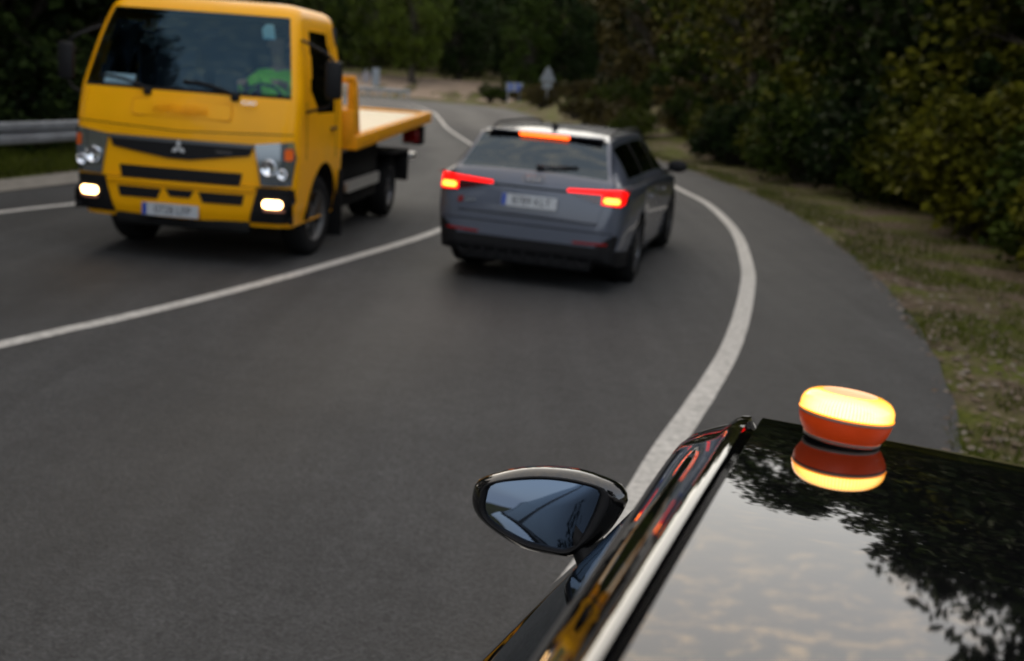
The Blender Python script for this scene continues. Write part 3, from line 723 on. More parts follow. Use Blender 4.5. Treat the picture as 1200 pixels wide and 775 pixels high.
for s in (-1, 1):
    hl = obj('tail_light', patch(est_bvh, [(s*.48, .872), (s*.66, .820), (s*.84, .812), (s*.885, .845), (s*.885, .972), (s*.80, .972), (s*.345, .943), (s*.345, .905)], D, .002, .010, .02), M_tlh, est, 40)
    obj('light_bar', patch(est_bvh, [(s*.352, .910), (s*.88, .922), (s*.88, .962), (s*.80, .962), (s*.352, .937)], D, .013, .004, .02), M_tl, hl, 40)
    obj('light_block', patch(est_bvh, [(s*.675, .828), (s*.845, .822), (s*.872, .850), (s*.876, .924), (s*.675, .917)], D, .013, .004, .02), M_tl, hl, 40)
    obj('brake_lamp', patch(est_bvh, rrect(*( (.695, .835) if s > 0 else (-.835, -.695)), 0.843, .888, .018), D, .018, .004, .02), M_tlc, hl, 40)
    obj('reflector', patch(est_bvh, [(s*.45, .452), (s*.76, .462), (s*.76, .482), (s*.45, .472)], D, .003, .006, .03), M_red, est, 40)
    obj('bumper_vent', patch(est_bvh, [(s*.60, .40), (s*.83, .42), (s*.85, .55), (s*.80, .55)], D, .002, .006, .03), M_trim, est, 40)
obj('diffuser', patch(est_bvh, [(-.80, .27), (.80, .27), (.82, .415), (.60, .435), (-.60, .435), (-.82, .415)], D, .002, .014, .03), M_trim, est, 40)
bm = bmesh.new(); box(bm, -.62, .62, .02, .30, .20, .345, .02)
for k in range(-3, 4): box(bm, k*.13-.008, k*.13+.008, -.012, .22, .21, .35, .004)
obj('rear_valance', bm, M_trim, est, 40)
for s in (-1, 1):
    bm = bmesh.new(); rot = Matrix.Translation((s*.56, -.01, .30)) @ Matrix.Rotation(math.pi/2, 4, 'X') @ Matrix.Diagonal((1.55, 1, 1, 1))
    lathe(bm, [(.040, -.15), (.046, -.15), (.048, 0), (.044, .004), (.040, 0), (.038, -.12), (0, -.12)], 28, rot); obj('exhaust_pipe', bm, M_trim, est, 40)
# panel gaps of the tailgate and the crease under the badge
for nm, P in (('tailgate_gap', [(-.66, .640), (.66, .640), (.66, .650), (-.66, .650)]), ('tailgate_crease', [(-.345, .898), (.345, .898), (.345, .916), (-.345, .916)]),
              ('bumper_gap', [(-.80, .565), (.80, .565), (.80, .573), (-.80, .573)])):
    obj(nm, patch(est_bvh, P, D, .0015, .003, .04), M_trim, est, 40)
plate(est, Matrix.Translation((.012, -.012, .784)) @ Matrix.Rotation(math.pi/2-.18, 4, 'X'), '8789 KLT')
bm = bmesh.new(); box(bm, -.30, .34, .012, .05, .705, .722, .004); obj('plate_recess', bm, M_grey, est, 40)
bm = bmesh.new()
for k in range(4):
    cxk = (k-1.5)*.047
    for a in range(24): pass
    rr = .030; pts = [(cxk+.012+rr*math.cos(2*math.pi*a/24), 0, rr*math.sin(2*math.pi*a/24)) for a in range(25)]
    tube(bm, pts, .0045, 6, False)
em_ = obj('ring_emblem', bm, M_chrome, est, 60); em_.matrix_local = Matrix.Translation((.012, est_bvh.ray_cast(Vector((0, -3, .990)), Vector((0, 1, 0)))[0].y-.010, .990)) @ Matrix.Rotation(-.55, 4, 'X')
text_mesh('badge_text', 'RS4', .062, M_chrome, Matrix.Translation((-.55, est_bvh.ray_cast(Vector((-.55, -3, .742)), Vector((0, 1, 0)))[0].y-.012, .742)) @ Matrix.Rotation(math.pi/2-.16, 4, 'X'), est, .003)
bm = bmesh.new(); prism(bm, [(-.665, .715), (-.625, .715), (-.612, .768), (-.652, .768)], -.002, .006, 'y'); obj('badge_mark', bm, M_red, est)
# third brake light in the spoiler lip
bm = bmesh.new(); box(bm, -.555, .555, .425, .58, 1.376, 1.392, .006); obj('spoiler_lip', bm, M_grey, est, 40)
bm = bmesh.new(); box(bm, -.085+.0, .375+.0, .412, .43, 1.362, 1.388, .004)
bm.free()
bm = bmesh.new(); box(bm, -.235, .235, .412, .46, 1.352, 1.375, .004); obj('brake_light', bm, mat('high_brake', (.6, .02, .01), .2, emit=(1, .09, .010), estr=2.6), est, 40)
# roof rails, aerial, wiper, mirrors
for s in (-1, 1):
    bm = bmesh.new(); f = est_f
    ysr = [.75+.08*i for i in range(27)]
    P = [(s*(f['wr'](y)+.004), y, f['zt'](y)-f['cam'](y)+.038*min(1, min(y-.73, 2.85-y)/.18)) for y in ysr]
    tube(bm, P, .013, 8); obj('roof_rail', bm, M_trim, est, 60)
    bm = bmesh.new()
    t = bmesh.new(); bmesh.ops.create_uvsphere(t, u_segments=20, v_segments=12, radius=1)
    for v in t.verts:
        v.co = Vector((v.co.x*.115, v.co.y*.085 if v.co.y > 0 else v.co.y*.03, v.co.z*.072))
    t.transform(Matrix.Translation((s*1.0, 3.18, 1.03))); merge(bm, t); box(bm, min(s*.84, s*.93), max(s*.84, s*.93), 3.17, 3.22, .955, .99, .008)
    obj('mirror', bm, M_trim, est, 60)
bm = bmesh.new(); prism(bm, [(.82, 1.405), (1.02, 1.415), (.90, 1.47), (.84, 1.475)], -.018, .018, 'x', .006); obj('aerial', bm, M_trim, est, 40)
bm = bmesh.new(); w0 = est_bvh.ray_cast(Vector((0.05, -3, 1.09)), Vector((0, 1, 0)))[0]; w1 = est_bvh.ray_cast(Vector((.40, -3, 1.12)), Vector((0, 1, 0)))[0]
tube(bm, [w0+Vector((0, -.03, 0)), w0.lerp(w1, .5)+Vector((0, -.025, .005)), w1+Vector((0, -.015, 0))], .010, 8); box(bm, w0.x-.03, w0.x+.03, w0.y-.05, w0.y+.02, w0.z-.03, w0.z+.02, .01); obj('wiper', bm, M_trim, est, 50)
bm = bmesh.new(); box(bm, -.70, .70, .6, 3.4, .35, .78); obj('cabin_floor', bm, M_dark, est)
for yy in (1.55, 2.5):
    for sx in (-.36, .36):
        bm = bmesh.new(); box(bm, sx-.24, sx+.24, yy-.12, yy+.05, .75, 1.12, .05); box(bm, sx-.12, sx+.12, yy-.10, yy+.0, 1.13, 1.28, .04); obj('seat', bm, M_dark, est, 40)
for s in (-1, 1):
    for yy in (1.55, 2.55): bm = bmesh.new(); tube(bm, [(s*.91, yy, .80), (s*.94, yy+.02, .805), (s*.94, yy+.17, .81), (s*.91, yy+.19, .81)], .011, 8); obj('handle', bm, M_grey, est, 60)
    strip_on(est, est_f, [.6+.1*i for i in range(29)], .006, lambda y: est_f['zb'](y)+.005, .006, M_trim, 'window_strip', s)
    obj('headlight', patch(est_bvh, [(s*.45, .62), (s*.70, .64), (s*.76, .72), (s*.48, .70)], (0, -1, 0), .002, .012), M_chrome, est, 40)
obj('grille', patch(est_bvh, [(-.40, .36), (.40, .36), (.44, .64), (-.44, .64)], (0, -1, 0), .002, .01), M_trim, est, 40)

# ------------------------------------------------------------------ the yellow recovery truck (local: x to its left side, y backwards, z up)
TZ = road_z(-2.9, 10.5)
TW = Matrix.Translation((-3.06, 9.95, TZ)) @ Matrix.Rotation(-.084, 4, 'Z') @ Matrix.Rotation(.014, 4, 'Y') @ Matrix.Diagonal((1.01, 1, 1.035, 1))
tr = empty('recovery_truck', TW, 'yellow flatbed recovery truck coming towards the camera with its fog lamps lit', 'truck')
M_yel = mat('yellow_paint', (.92, .415, .001), .34, coat=.12, spec=.2, noise_amt=.04, noise_scale=3, rough_var=.08)
M_yelp = mat('yellow_steel', (.78, .32, .002), .45, spec=.3, noise_amt=.15, noise_scale=9, rough_var=.2)
M_lampglass = mat('headlamp_glass', (.20, .23, .25), .10, .75, coat=1)
M_bulb = mat('headlamp_bowl', (.9, .92, .95), .06, 1.0)
M_orl = mat('orange_lens', (.85, .13, .01), .2, coat=.6)
M_fog = mat('fog_lamp', (1, .9, .7), .2, emit=(1, .58, .22), estr=5)
M_chassis = mat('chassis_black', (.007, .007, .007), .7, spec=.15, noise_amt=.3, noise_scale=8)
yf = pchip([(.36, .06), (.50, .01), (.75, 0), (1.15, .015), (1.42, .075), (1.55, .125), (2.12, .40), (2.20, .47), (2.26, .58), (2.285, .75)])
hw = pchip([(.36, .96), (.55, 1.0), (1.0, 1.025), (1.45, 1.015), (1.6, .995), (2.10, .90), (2.20, .87), (2.26, .81), (2.285, .70)])
def cab():
    zs = [.36+.03*i for i in range(64)] + [2.27, 2.278, 2.284, 2.285]
    zs = sorted(z for z in set(zs) if z <= 2.285)
    yb = 1.78; rows = []
    for z in zs:
        y0, w = yf(z), hw(z); rc = .17; bow = .055
        L = []
        for i in range(25):                                     # front, bowed
            x = -1+2*i/24; L.append((x*(w-rc), y0+bow*(x*x)))
        for i in range(1, 8):
            a = math.pi/2*i/8; L.append((w-rc+rc*math.sin(a), y0+bow+rc*.9*(1-math.cos(a))))
        y1 = y0+bow+rc*.9
        for i in range(0, 31): L.append((w, y1+(yb-.06-y1)*i/30))
        for i in range(1, 4): a = math.pi/2*i/3; L.append((w-.06+.06*math.cos(a), yb-.06+.06*math.sin(a)))
        half = L[12:]
        row = [Vector((-x, y, z)) for x, y in half[:0:-1]]+[Vector((x, y, z)) for x, y in half]
        rows.append(row)
    n = len(rows[0]); V = [v for r_ in rows for v in r_]
    ya, za, ra = 1.08, .39, .50
    ins = [(abs(v.x) > .7 and (v.y-ya)**2+(v.z-za)**2 < ra*ra) for v in V]
    F = []; allF = []; G = {}
    for j in range(len(rows)-1):
        for i in range(n):
            q = (j*n+i, j*n+(i+1) % n, (j+1)*n+(i+1) % n, (j+1)*n+i); allF.append(q)
            if all(ins[k] for k in q): continue
            c = sum((V[k] for k in q), Vector())/4
            key = 'body'
            front = c.y < yf(c.z)+.09
            if front and 1.50 < c.z < 2.155 and abs(c.x) < hw(c.z)-.075: key = 'windshield'
            elif front and 1.475 < c.z < 2.175 and abs(c.x) < hw(c.z)-.05: key = 'windshield_seal'
            side = abs(c.x) > hw(c.z)-.02
            if side and .55+.36*max(0, c.z-1.45) < c.y < 1.38 and 1.36 < c.z < 2.08 and c.z > 1.70-1.0*(c.y-.40)*.9: key = ('window', c.x > 0)
            G.setdefault(key, []).append(q)
    top = tuple((len(rows)-1)*n+i for i in range(n)); G['body'].append(top); G['body'].append(tuple(range(n-1, -1, -1)))
    bvh = BVHTree.FromPolygons(V, allF+[top])
    for k, v in enumerate(V):
        if ins[k]:
            d = Vector((0, v.y-ya, v.z-za)); d = d.normalized()*ra if d.length > 1e-6 else Vector((0, 0, ra)); v.y, v.z = ya+d.y, max(za+d.z, .36)
    for key, fs in G.items():
        used = sorted({i for q in fs for i in q}); mp = {i: k for k, i in enumerate(used)}
        nm = key if isinstance(key, str) else key[0]
        nm = {'body': 'cab', 'window': 'side_window'}.get(nm, nm)
        pyobj(nm, [V[i] for i in used], [tuple(mp[i] for i in q) for q in fs], {'cab': M_yel, 'windshield': M_glassc, 'windshield_seal': M_rub, 'side_window': M_glassd}[nm], tr, 40)
    return bvh
cab_bvh = cab()
def tp(name, poly, m, off=.002, th=.012, parent=None, cell=.03, d=(0, 1, 0)): return obj(name, patch(cab_bvh, poly, d, off, th, cell), m, parent or tr, 35)
# embossed panel with raised letters under the windscreen
tp('emboss_frame', rrect(-.46, .44, 1.255, 1.395, .03), M_yel, .001, .006)
bm = bmesh.new(); P = []
for (px_, pz_) in rrect(-.46, .44, 1.255, 1.395, .03, 4)+[(.41, 1.255)]:
    P.append(cab_bvh.ray_cast(Vector((px_, -3, pz_)), Vector((0, 1, 0)))[0]+Vector((0, -.006, 0)))
tube(bm, P, .007, 6, False); obj('emboss_edge', bm, M_yelp, tr, 60)
text_mesh('emboss_text', 'MITSUBISHI', .098, M_yel, Matrix.Translation((-.01, -.0+.012, 1.325)) @ Matrix.Rotation(math.pi/2-.30, 4, 'X'), tr, .006)
text_mesh('badge_text', 'FUSO', .055, M_chrome, Matrix.Translation((.60, .045, 1.415)) @ Matrix.Rotation(math.pi/2-.45, 4, 'X'), tr, .006)
for s in (-1, 1): tp('hood_seam', [(s*.985, 1.17), (s*.0, 1.135), (s*.0, 1.143), (s*.985, 1.178)], M_rub, .0005, .002)
# grille bar with emblem, slots, bumper
gb = tp('grille', [(-.66, 1.07), (-.62, .975), (-.10, .905), (.10, .905), (.62, .975), (.66, 1.07), (.45, 1.065), (0, 1.055), (-.45, 1.065)][:6], M_trim, .003, .018)
tp('grille_trim', [(-.65, 1.040), (.65, 1.040), (.665, 1.074), (-.665, 1.074)], mat('dull_grey_trim', (.10, .105, .11), .4, .4), .023, .006, gb)
bm = bmesh.new()
for k in range(3):
    a = R(90+120*k); c = Vector((math.cos(a), math.sin(a)))*.034
    e = Vector((math.cos(a), math.sin(a))); p = Vector((-e.y, e.x))
    pts = [c+e*.034, c+p*.0195, c-e*.034, c-p*.0195]; prism(bm, [(q.x, q.y) for q in pts], -.012, 0, 'y')
em2 = obj('diamond_emblem', bm, mat('satin_silver', (.78, .79, .80), .35, .6), gb); em2.location = (0, -.030, 1.0)
text_mesh('grille_text', 'CANTER', .038, M_chrome, Matrix.Translation((.40, -.012, .988)) @ Matrix.Rotation(math.pi/2, 4, 'X'), gb, .004)
tp('air_slot', [(-.56, .82), (-.54, .715), (.54, .715), (.56, .82)], M_trim, .002, .010)
tp('bumper_lip', [(-.66, .675), (.66, .675), (.68, .705), (-.68, .705)], M_yel, .004, .022)
for P in ([(-.58, .635), (-.56, .545), (-.21, .545), (-.17, .635)], [(.58, .635), (.56, .545), (.21, .545), (.17, .635)], [(-.13, .64), (-.09, .575), (.09, .575), (.13, .64)]):
    tp('bumper_slot', P, M_trim, .003, .010)
tp('bumper_gap', [(-1.0, .700), (1.0, .700), (1.0, .712), (-1.0, .712)], M_rub, .0015, .002)
for s in (-1, 1):
    tp('bumper_corner', [(s*.70, .70), (s*1.0, .70), (s*1.01, .40), (s*.62, .40)], M_trim, .004, .02)
    hl = tp('headlight', [(s*.665, 1.075), (s*.99, 1.115), (s*1.012, .98), (s*.985, .735), (s*.73, .725)], M_lampglass, .004, .02)
    for (cx, cz, rr, nm) in ((.80, .885, .066, 'lamp_bowl'), (.915, .835, .042, 'lamp_bowl')):
        bm = bmesh.new(); y0 = cab_bvh.ray_cast(Vector((s*cx, -3, cz)), Vector((0, 1, 0)))[0].y
        lathe(bm, [(0, .004), (rr*.5, .009), (rr*.85, .02), (rr, .03), (rr+.006, .026), (rr+.006, .0)], 24, Matrix.Translation((s*cx, y0-.022, cz)) @ Matrix.Rotation(math.pi/2, 4, 'X')); obj(nm, bm, M_bulb, hl, 40)
    tp('turn_lamp', rrect(*((s*.93, s*.995) if s > 0 else (-.995, -.93)), .955, 1.055, .02), M_orl, .026, .008, hl)
    tp('position_lamp', rrect(*((s*.955, s*1.0) if s > 0 else (-1.0, -.955)), 1.06, 1.10, .015), M_bulb, .026, .008, hl)
    fl = tp('fog_lamp_frame', rrect(*((s*.73, s*.98) if s > 0 else (-.98, -.73)), .505, .635, .05), M_trim, .025, .02)
    tp('fog_lamp', rrect(*((s*.755, s*.925) if s > 0 else (-.925, -.755)), .538, .612, .034), M_fog, .046, .012, fl)
    tp('fog_reflector', rrect(*((s*.76, s*.94) if s > 0 else (-.94, -.76)), .508, .532, .01), mat('pink_reflector', (.5, .22, .15), .3), .046, .008, fl)
plate(tr, Matrix.Translation((-.085, -.012, .455)) @ Matrix.Rotation(math.pi/2, 4, 'X'), '0728 LFP')
bm = bmesh.new(); box(bm, -.62, .62, .05, .25, .30, .40, .02); obj('under_bumper', bm, M_chassis, tr, 40)
# wipers
for x0, x1 in ((-.33, -.80), (.46, -.02)):
    bm = bmesh.new(); P = []
    for t in (0, .25, .5, .75, 1):
        x = x0+(x1-x0)*t; z = 1.475+.085*math.sin(t*1.8); h = cab_bvh.ray_cast(Vector((x, -3, z)), Vector((0, 1, 0)))[0]; P.append(h+Vector((0, -.025, 0)))
    tube(bm, P, .014, 8); box(bm, x0-.035, x0+.035, P[0].y-.02, P[0].y+.05, 1.425, 1.49, .012); obj('wiper', bm, M_trim, tr, 40)
# mirrors on arms
for s in (-1, 1):
    xm = 1.285 if s > 0 else 1.17
    bm = bmesh.new(); box(bm, s*xm-.075, s*xm+.075, .24, .32, 1.50, 1.82, .03); ml = obj('mirror', bm, M_trim, tr, 40)
    bm = bmesh.new(); tube(bm, [(s*.93, .48, 1.98), (s*(xm-.08), .30, 1.88), (s*(xm-.01), .30, 1.82)], .014, 8); obj('mirror_arm', bm, M_trim, ml, 50); bm = bmesh.new(); tube(bm, [(s*1.0, .38, 1.36), (s*(xm-.04), .30, 1.43), (s*xm, .29, 1.51)], .014, 8); obj('mirror_arm', bm, M_trim, ml, 50)
    # door outline, handle, steps
    for (y0, y1, z0, z1) in ((1.46, 1.472, .92, 2.10), (.40, .412, .95, 1.45)):
        obj('door_gap', patch(cab_bvh, [(y0, z0), (y1, z0), (y1, z1), (y0, z1)], (-s, 0, 0), .0006, .002, .05), M_rub, tr)
    bm = bmesh.new(); tube(bm, [(s*1.01, 1.24, 1.20), (s*1.05, 1.26, 1.20), (s*1.05, 1.38, 1.20), (s*1.01, 1.40, 1.20)], .013, 8); obj('handle', bm, M_trim, tr, 50)
    V = []; F = []
    for i in range(17):
        a = R(180*i/16); V += [(s*1.02, 1.08+.51*math.cos(a), .39+.51*math.sin(a)), (s*.60, 1.08+.51*math.cos(a), .39+.51*math.sin(a))]
        if i: F.append((2*i-2, 2*i-1, 2*i+1, 2*i))
    c = len(V); V.append((s*.60, 1.08, .39)); F += [(2*i-1, 2*i+1, c) for i in range(1, 17)]
    pyobj('wheel_arch', V, F, M_chassis, tr, 50)
    wheel(tr, s*.84, 1.08, .385, .23, .235, s, R(-7), 5, mat('steel_rim', (.10, .10, .10), .5, .6))
    for dx in (0, .26): wheel(tr, s*(.86-dx), 4.55, .385, .23, .235, s, 0, 5)
    bm = bmesh.new(); box(bm, s*.82-.28, s*.82+.28, 4.02, 5.08, .80, .83, .01); box(bm, s*.82-.28, s*.82+.28, 5.07, 5.09, .42, .82, .005); obj('mudguard', bm, M_chassis, tr, 40)
    bm = bmesh.new(); prism(bm, rrect(2.15, 3.75, .50, .62, .02), s*.98-.018, s*.98+.018, 'x'); sg = obj('side_guard', bm, M_alu, tr, 40)
    bm = bmesh.new()
    for yy in (2.5, 3.4): box(bm, min(s*.45, s*.96), max(s*.45, s*.96), yy-.03, yy+.03, .53, .58)
    obj('guard_bracket', bm, M_chassis, sg)
    bm = bmesh.new(); box(bm, min(s*.55, s*.93), max(s*.55, s*.93), 2.05, 3.9, .34, .98, .02); obj('tool_box', bm, M_chassis, tr, 40)  # box carried low so its black sides stand in for shade under the bed
    bm = bmesh.new(); box(bm, s*.82-.24, s*.82+.24, 1.66, 1.69, .12, .78, .004); obj('mud_flap', bm, M_chassis, tr, 40)
# ladder frame, bed, headboard
bm = bmesh.new()
for s in (-1, 1): box(bm, s*.38-.04, s*.38+.04, .4, 6.2, .62, .84)
for yy in (1.9, 3.1, 4.2, 5.2, 6.1): box(bm, -.36, .36, yy-.04, yy+.04, .66, .80)
tube(bm, [(-.85, 4.55, .385), (.85, 4.55, .385)], .07, 10); tube(bm, [(-.85, 1.08, .385), (.85, 1.08, .385)], .06, 10); box(bm, -.3, .3, .5, 1.7, .45, .75, .05)
obj('chassis', bm, M_chassis, tr, 40)
BT = Matrix.Translation((0, 1.95, 1.07)) @ Matrix.Rotation(R(2.0), 4, 'X')
M_deck = mat('deck_plate', (.74, .66, .50), .36, .8, noise_amt=.10, noise_scale=4, rough_var=.2, bump=.25, bump_scale=40)
bd = bpy.data.objects.new('bed', None); C.objects.link(bd); bd.parent = tr; bd.matrix_local = BT
bm = bmesh.new(); box(bm, -1.02, 1.02, 0, 4.55, -.05, 0, .004)
for k in range(12): box(bm, -1.0, 1.0, .2+k*.36, .215+k*.36, 0, .006)
obj('deck', bm, M_deck, bd, 40)
for s in (-1, 1):
    bm = bmesh.new(); box(bm, s*1.08-.055, s*1.08+.055, -.02, 4.60, -.105, .035, .01); obj('side_rail', bm, M_yelp, bd, 40)
    bm = bmesh.new(); prism(bm, [(.02, .035), (.30, .035), (.11, .58), (.02, .58)], s*1.06-.03, s*1.06+.03, 'x', .006); obj('gusset', bm, M_yelp, bd, 40)
    bm = bmesh.new(); box(bm, min(s*.82, s*1.05), max(s*.82, s*1.05), 4.1, 4.18, -.36, -.17, .01); obj('tail_lamp', bm, M_red, bd, 40)
    bm = bmesh.new(); box(bm, min(s*.80, s*1.08), max(s*.80, s*1.08), 4.18, 4.42, -.40, -.15, .02); obj('lamp_box', bm, M_chassis, bd, 40)
bm = bmesh.new(); box(bm, -1.10, 1.10, -.06, 0, -.10, .30, .01); box(bm, -1.10, 1.10, -.05, -.01, .56, .63, .01)
for x in (-1.06, -.5, .5, 1.06): box(bm, x-.035, x+.035, -.05, -.01, .28, .60)
obj('headboard', bm, M_yelp, bd, 40)
bm = bmesh.new(); box(bm, -1.08, 1.08, 4.55, 4.66, -.08, .03, .01); obj('tail_sill', bm, M_yelp, bd, 40)
bm = bmesh.new(); box(bm, -.95, .95, 6.18, 6.50, .62, .70, .015); box(bm, -.28, .28, 5.9, 6.5, .70, .86, .02); obj('rear_bumper', bm, M_alu, tr, 40)
bm = bmesh.new(); box(bm, .86, .99, 2.02, 2.10, .93, 1.03, .005); obj('side_marker', bm, M_plate, tr)
bm = bmesh.new(); box(bm, -.93, .93, 1.66, 1.69, .9, 2.14)
for s in (-1, 1): box(bm, min(s*.955, s*.97), max(s*.955, s*.97), .62, 1.66, .9, 1.36)
box(bm, -.84, .84, .62, 1.66, 2.14, 2.16); box(bm, -.95, -.92, 1.3, 1.66, 1.36, 2.0)
obj('cab_lining', bm, mat('lining_grey', (.035, .045, .06), .9), tr, 40)
# cab inside: dash, wheel, seats, papers
bm = bmesh.new(); box(bm, -.92, .92, .30, .62, 1.22, 1.44, .05); obj('dashboard', bm, M_dark, tr, 40)
for x in (-.52, .02, .52):
    bm = bmesh.new(); box(bm, x-.23, x+.23, .95, 1.42, .92, 1.08, .05); box(bm, x-.22, x+.22, 1.38, 1.54, 1.02, 1.66, .06); box(bm, x-.13, x+.13, 1.42, 1.52, 1.67, 1.86, .04); obj('seat', bm, mat('seat_cloth', (.05, .055, .065), .9), tr, 40)
bm = bmesh.new()
cw = Vector((.50, .66, 1.42)); ax = Matrix.Translation(cw) @ Matrix.Rotation(R(48), 4, 'X')
pts = [ax @ Vector((.20*math.cos(2*math.pi*a/32), .20*math.sin(2*math.pi*a/32), 0)) for a in range(33)]
tube(bm, pts, .015, 8, False)
for a in (0, 120, 240): tube(bm, [ax @ Vector((0, 0, -.03)), ax @ Vector((.20*math.cos(R(a+30)), .20*math.sin(R(a+30)), 0))], .013, 6)
tube(bm, [ax @ Vector((0, 0, 0)), ax @ Vector((0, 0, -.28))], .03, 8); obj('steering_wheel', bm, M_dark, tr, 50)
def top_thing(name, bm, m, mw, label, cat):
    o = obj(name, bm, m, None, 40); o.matrix_world = mw; return tag(o, label, cat)
bm = bmesh.new(); t = Matrix.Translation((-.70, .32, 1.50)) @ Matrix.Rotation(R(58), 4, 'X')
box(bm, -.14, .14, -.09, .09, -.004, .004, 0, t); top_thing('paper_sheet', bm, mat('paper', (.72, .78, .78), .8), TW.copy(), 'white paper sheet standing on the truck dashboard behind the windscreen', 'paper')
bm = bmesh.new(); t = Matrix.Translation((.66, .345, 2.02)) @ Matrix.Rotation(R(25), 4, 'X')
prism(bm, [(-.05, -.06), (.06, -.06), (.06, .07), (-.01, .07), (-.05, .03)], -.003, .003, 'y'); bm.transform(t)
obj('windscreen_sticker', bm, mat('pale_blue_sticker', (.30, .62, .72), .6), tr)
bm = bmesh.new(); box(bm, -.12, .12, .62, .66, 1.93, 2.01, .02); obj('interior_mirror', bm, M_trim, tr, 40)

# the driver: one skinned body, clothing and hair as children
def skinned(name, joints, edges, m, parent, sub=2, root=0):
    me = bpy.data.meshes.new(name); me.from_pydata([j[0] for j in joints], edges, [])
    o = bpy.data.objects.new('tmp', me); C.objects.link(o)
    sk = o.modifiers.new('skin', 'SKIN'); 
    if not me.skin_vertices: bpy.context.view_layer.objects.active = o
    lay = me.skin_vertices[0].data
    for i, j in enumerate(joints): lay[i].radius = (j[1], j[2] if len(j) > 2 else j[1]); lay[i].use_root = (i == root)
    sb = o.modifiers.new('sub', 'SUBSURF'); sb.levels = sub; sb.render_levels = sub
    dg = bpy.context.evaluated_depsgraph_get(); m2 = bpy.data.meshes.new_from_object(o.evaluated_get(dg)); bpy.data.objects.remove(o)
    m2.name = name; m2.materials.clear(); return link_mesh(name, m2, m, parent, 180)
M_skin = mat('skin', (.42, .24, .16), .55, noise_amt=.08, noise_scale=20)
M_hiv = mat('hi_vis_cloth', (.30, .85, .04), .75, noise_amt=.15, noise_scale=14, bump=.4, bump_scale=12)
M_cloth = mat('navy_cloth', (.02, .025, .045), .85, noise_amt=.15, noise_scale=14)
def person(label, x, arms, hiv=True):
    p = empty('person', TW @ Matrix.Translation((x, 1.12, 1.17)), label, 'person')
    J = [((0, .05, .10), .13, .12), ((0, .06, .28), .14, .11), ((0, .07, .44), .155, .11), ((0, .05, .56), .07, .07), ((0, .02, .63), .055, .058), ((0, -.01, .70), .078, .09), ((0, -.015, .79), .082, .098), ((0, -.01, .86), .055, .065)]
    E = [(i, i+1) for i in range(7)]
    for s, (el, wr) in zip((-1, 1), arms):
        k = len(J); J += [((s*.19, .06, .47), .062), (el, .048), (wr, .036), ((wr[0], wr[1]-.06, wr[2]+.01), .040, .022)]; E += [(2, k), (k, k+1), (k+1, k+2), (k+2, k+3)]
        for q in range(4):
            b = len(J); fx = wr[0]-.027+.018*q; J += [((fx, wr[1]-.11, wr[2]+.015), .0095), ((fx, wr[1]-.14-.006*(q in (1, 2)), wr[2]-.012), .0085)]; E += [(k+3, b), (b, b+1)]
        b = len(J); J += [((wr[0]-s*.045, wr[1]-.075, wr[2]+.025), .011), ((wr[0]-s*.05, wr[1]-.115, wr[2]+.03), .009)]; E += [(k+3, b), (b, b+1)]
    for s in (-1, 1):
        k = len(J); J += [((s*.10, -.08, .07), .085), ((s*.13, -.42, .09), .068), ((s*.14, -.47, -.25), .05), ((s*.14, -.62, -.30), .04, .03)]; E += [(0, k), (k, k+1), (k+1, k+2), (k+2, k+3)]
    body = skinned('body', J, E, M_skin, p)
    # clothing: jacket (torso, arms) and trousers
    J2 = [((0, .05, .12), .15, .135), ((0, .06, .28), .158, .125), ((0, .07, .43), .172, .125), ((0, .055, .54), .085, .08)]; E2 = [(0, 1), (1, 2), (2, 3)]
    for s, (el, wr) in zip((-1, 1), arms):
        k = len(J2); e, w_ = Vector(el), Vector(wr); J2 += [((s*.19, .06, .47), .075), (el, .062), (tuple(e.lerp(w_, .85)), .05)]; E2 += [(2, k), (k, k+1), (k+1, k+2)]
    skinned('jacket', J2, E2, M_hiv if hiv else M_cloth, p)
    J3 = [((0, .05, .08), .14, .12)]; E3 = []
    for s in (-1, 1):
        k = len(J3); J3 += [((s*.10, -.08, .07), .097), ((s*.13, -.42, .09), .08), ((s*.14, -.46, -.18), .065)]; E3 += [(0, k), (k, k+1), (k+1, k+2)]
    skinned('trousers', J3, E3, M_cloth, p)
    bm = bmesh.new(); bmesh.ops.create_uvsphere(bm, u_segments=20, v_segments=12, radius=1)
    for v in bm.verts: v.co = Vector((v.co.x*.092, v.co.y*.108+.012, max(v.co.z, -.35 if v.co.y > .1 else .18)*.105+.80))
    obj('hair', bm, mat('dark_hair', (.02, .014, .01), .6), p, 60)
    bm = bmesh.new()
    for s in (-1, 1): tube(bm, [(s*.033, -.096, .775), (s*.033, -.106, .775)], [.012, .006], 8)
    tube(bm, [(0, -.10, .77), (0, -.128, .735), (0, -.105, .722)], [.010, .016, .010], 8); tube(bm, [(-.026, -.098, .697), (0, -.107, .695), (.026, -.098, .697)], .006, 6)
    for s in (-1, 1): tube(bm, [(s*.085, .0, .74), (s*.098, .01, .765), (s*.088, .012, .79)], [.012, .016, .012], 8)
    obj('face', bm, M_skin, p, 60)
    return p
person('driver in a green high visibility jacket behind the truck windscreen', .52, [((-.28, -.16, .33), (-.17, -.44, .40)), ((.33, -.14, .34), (.16, -.45, .42))])

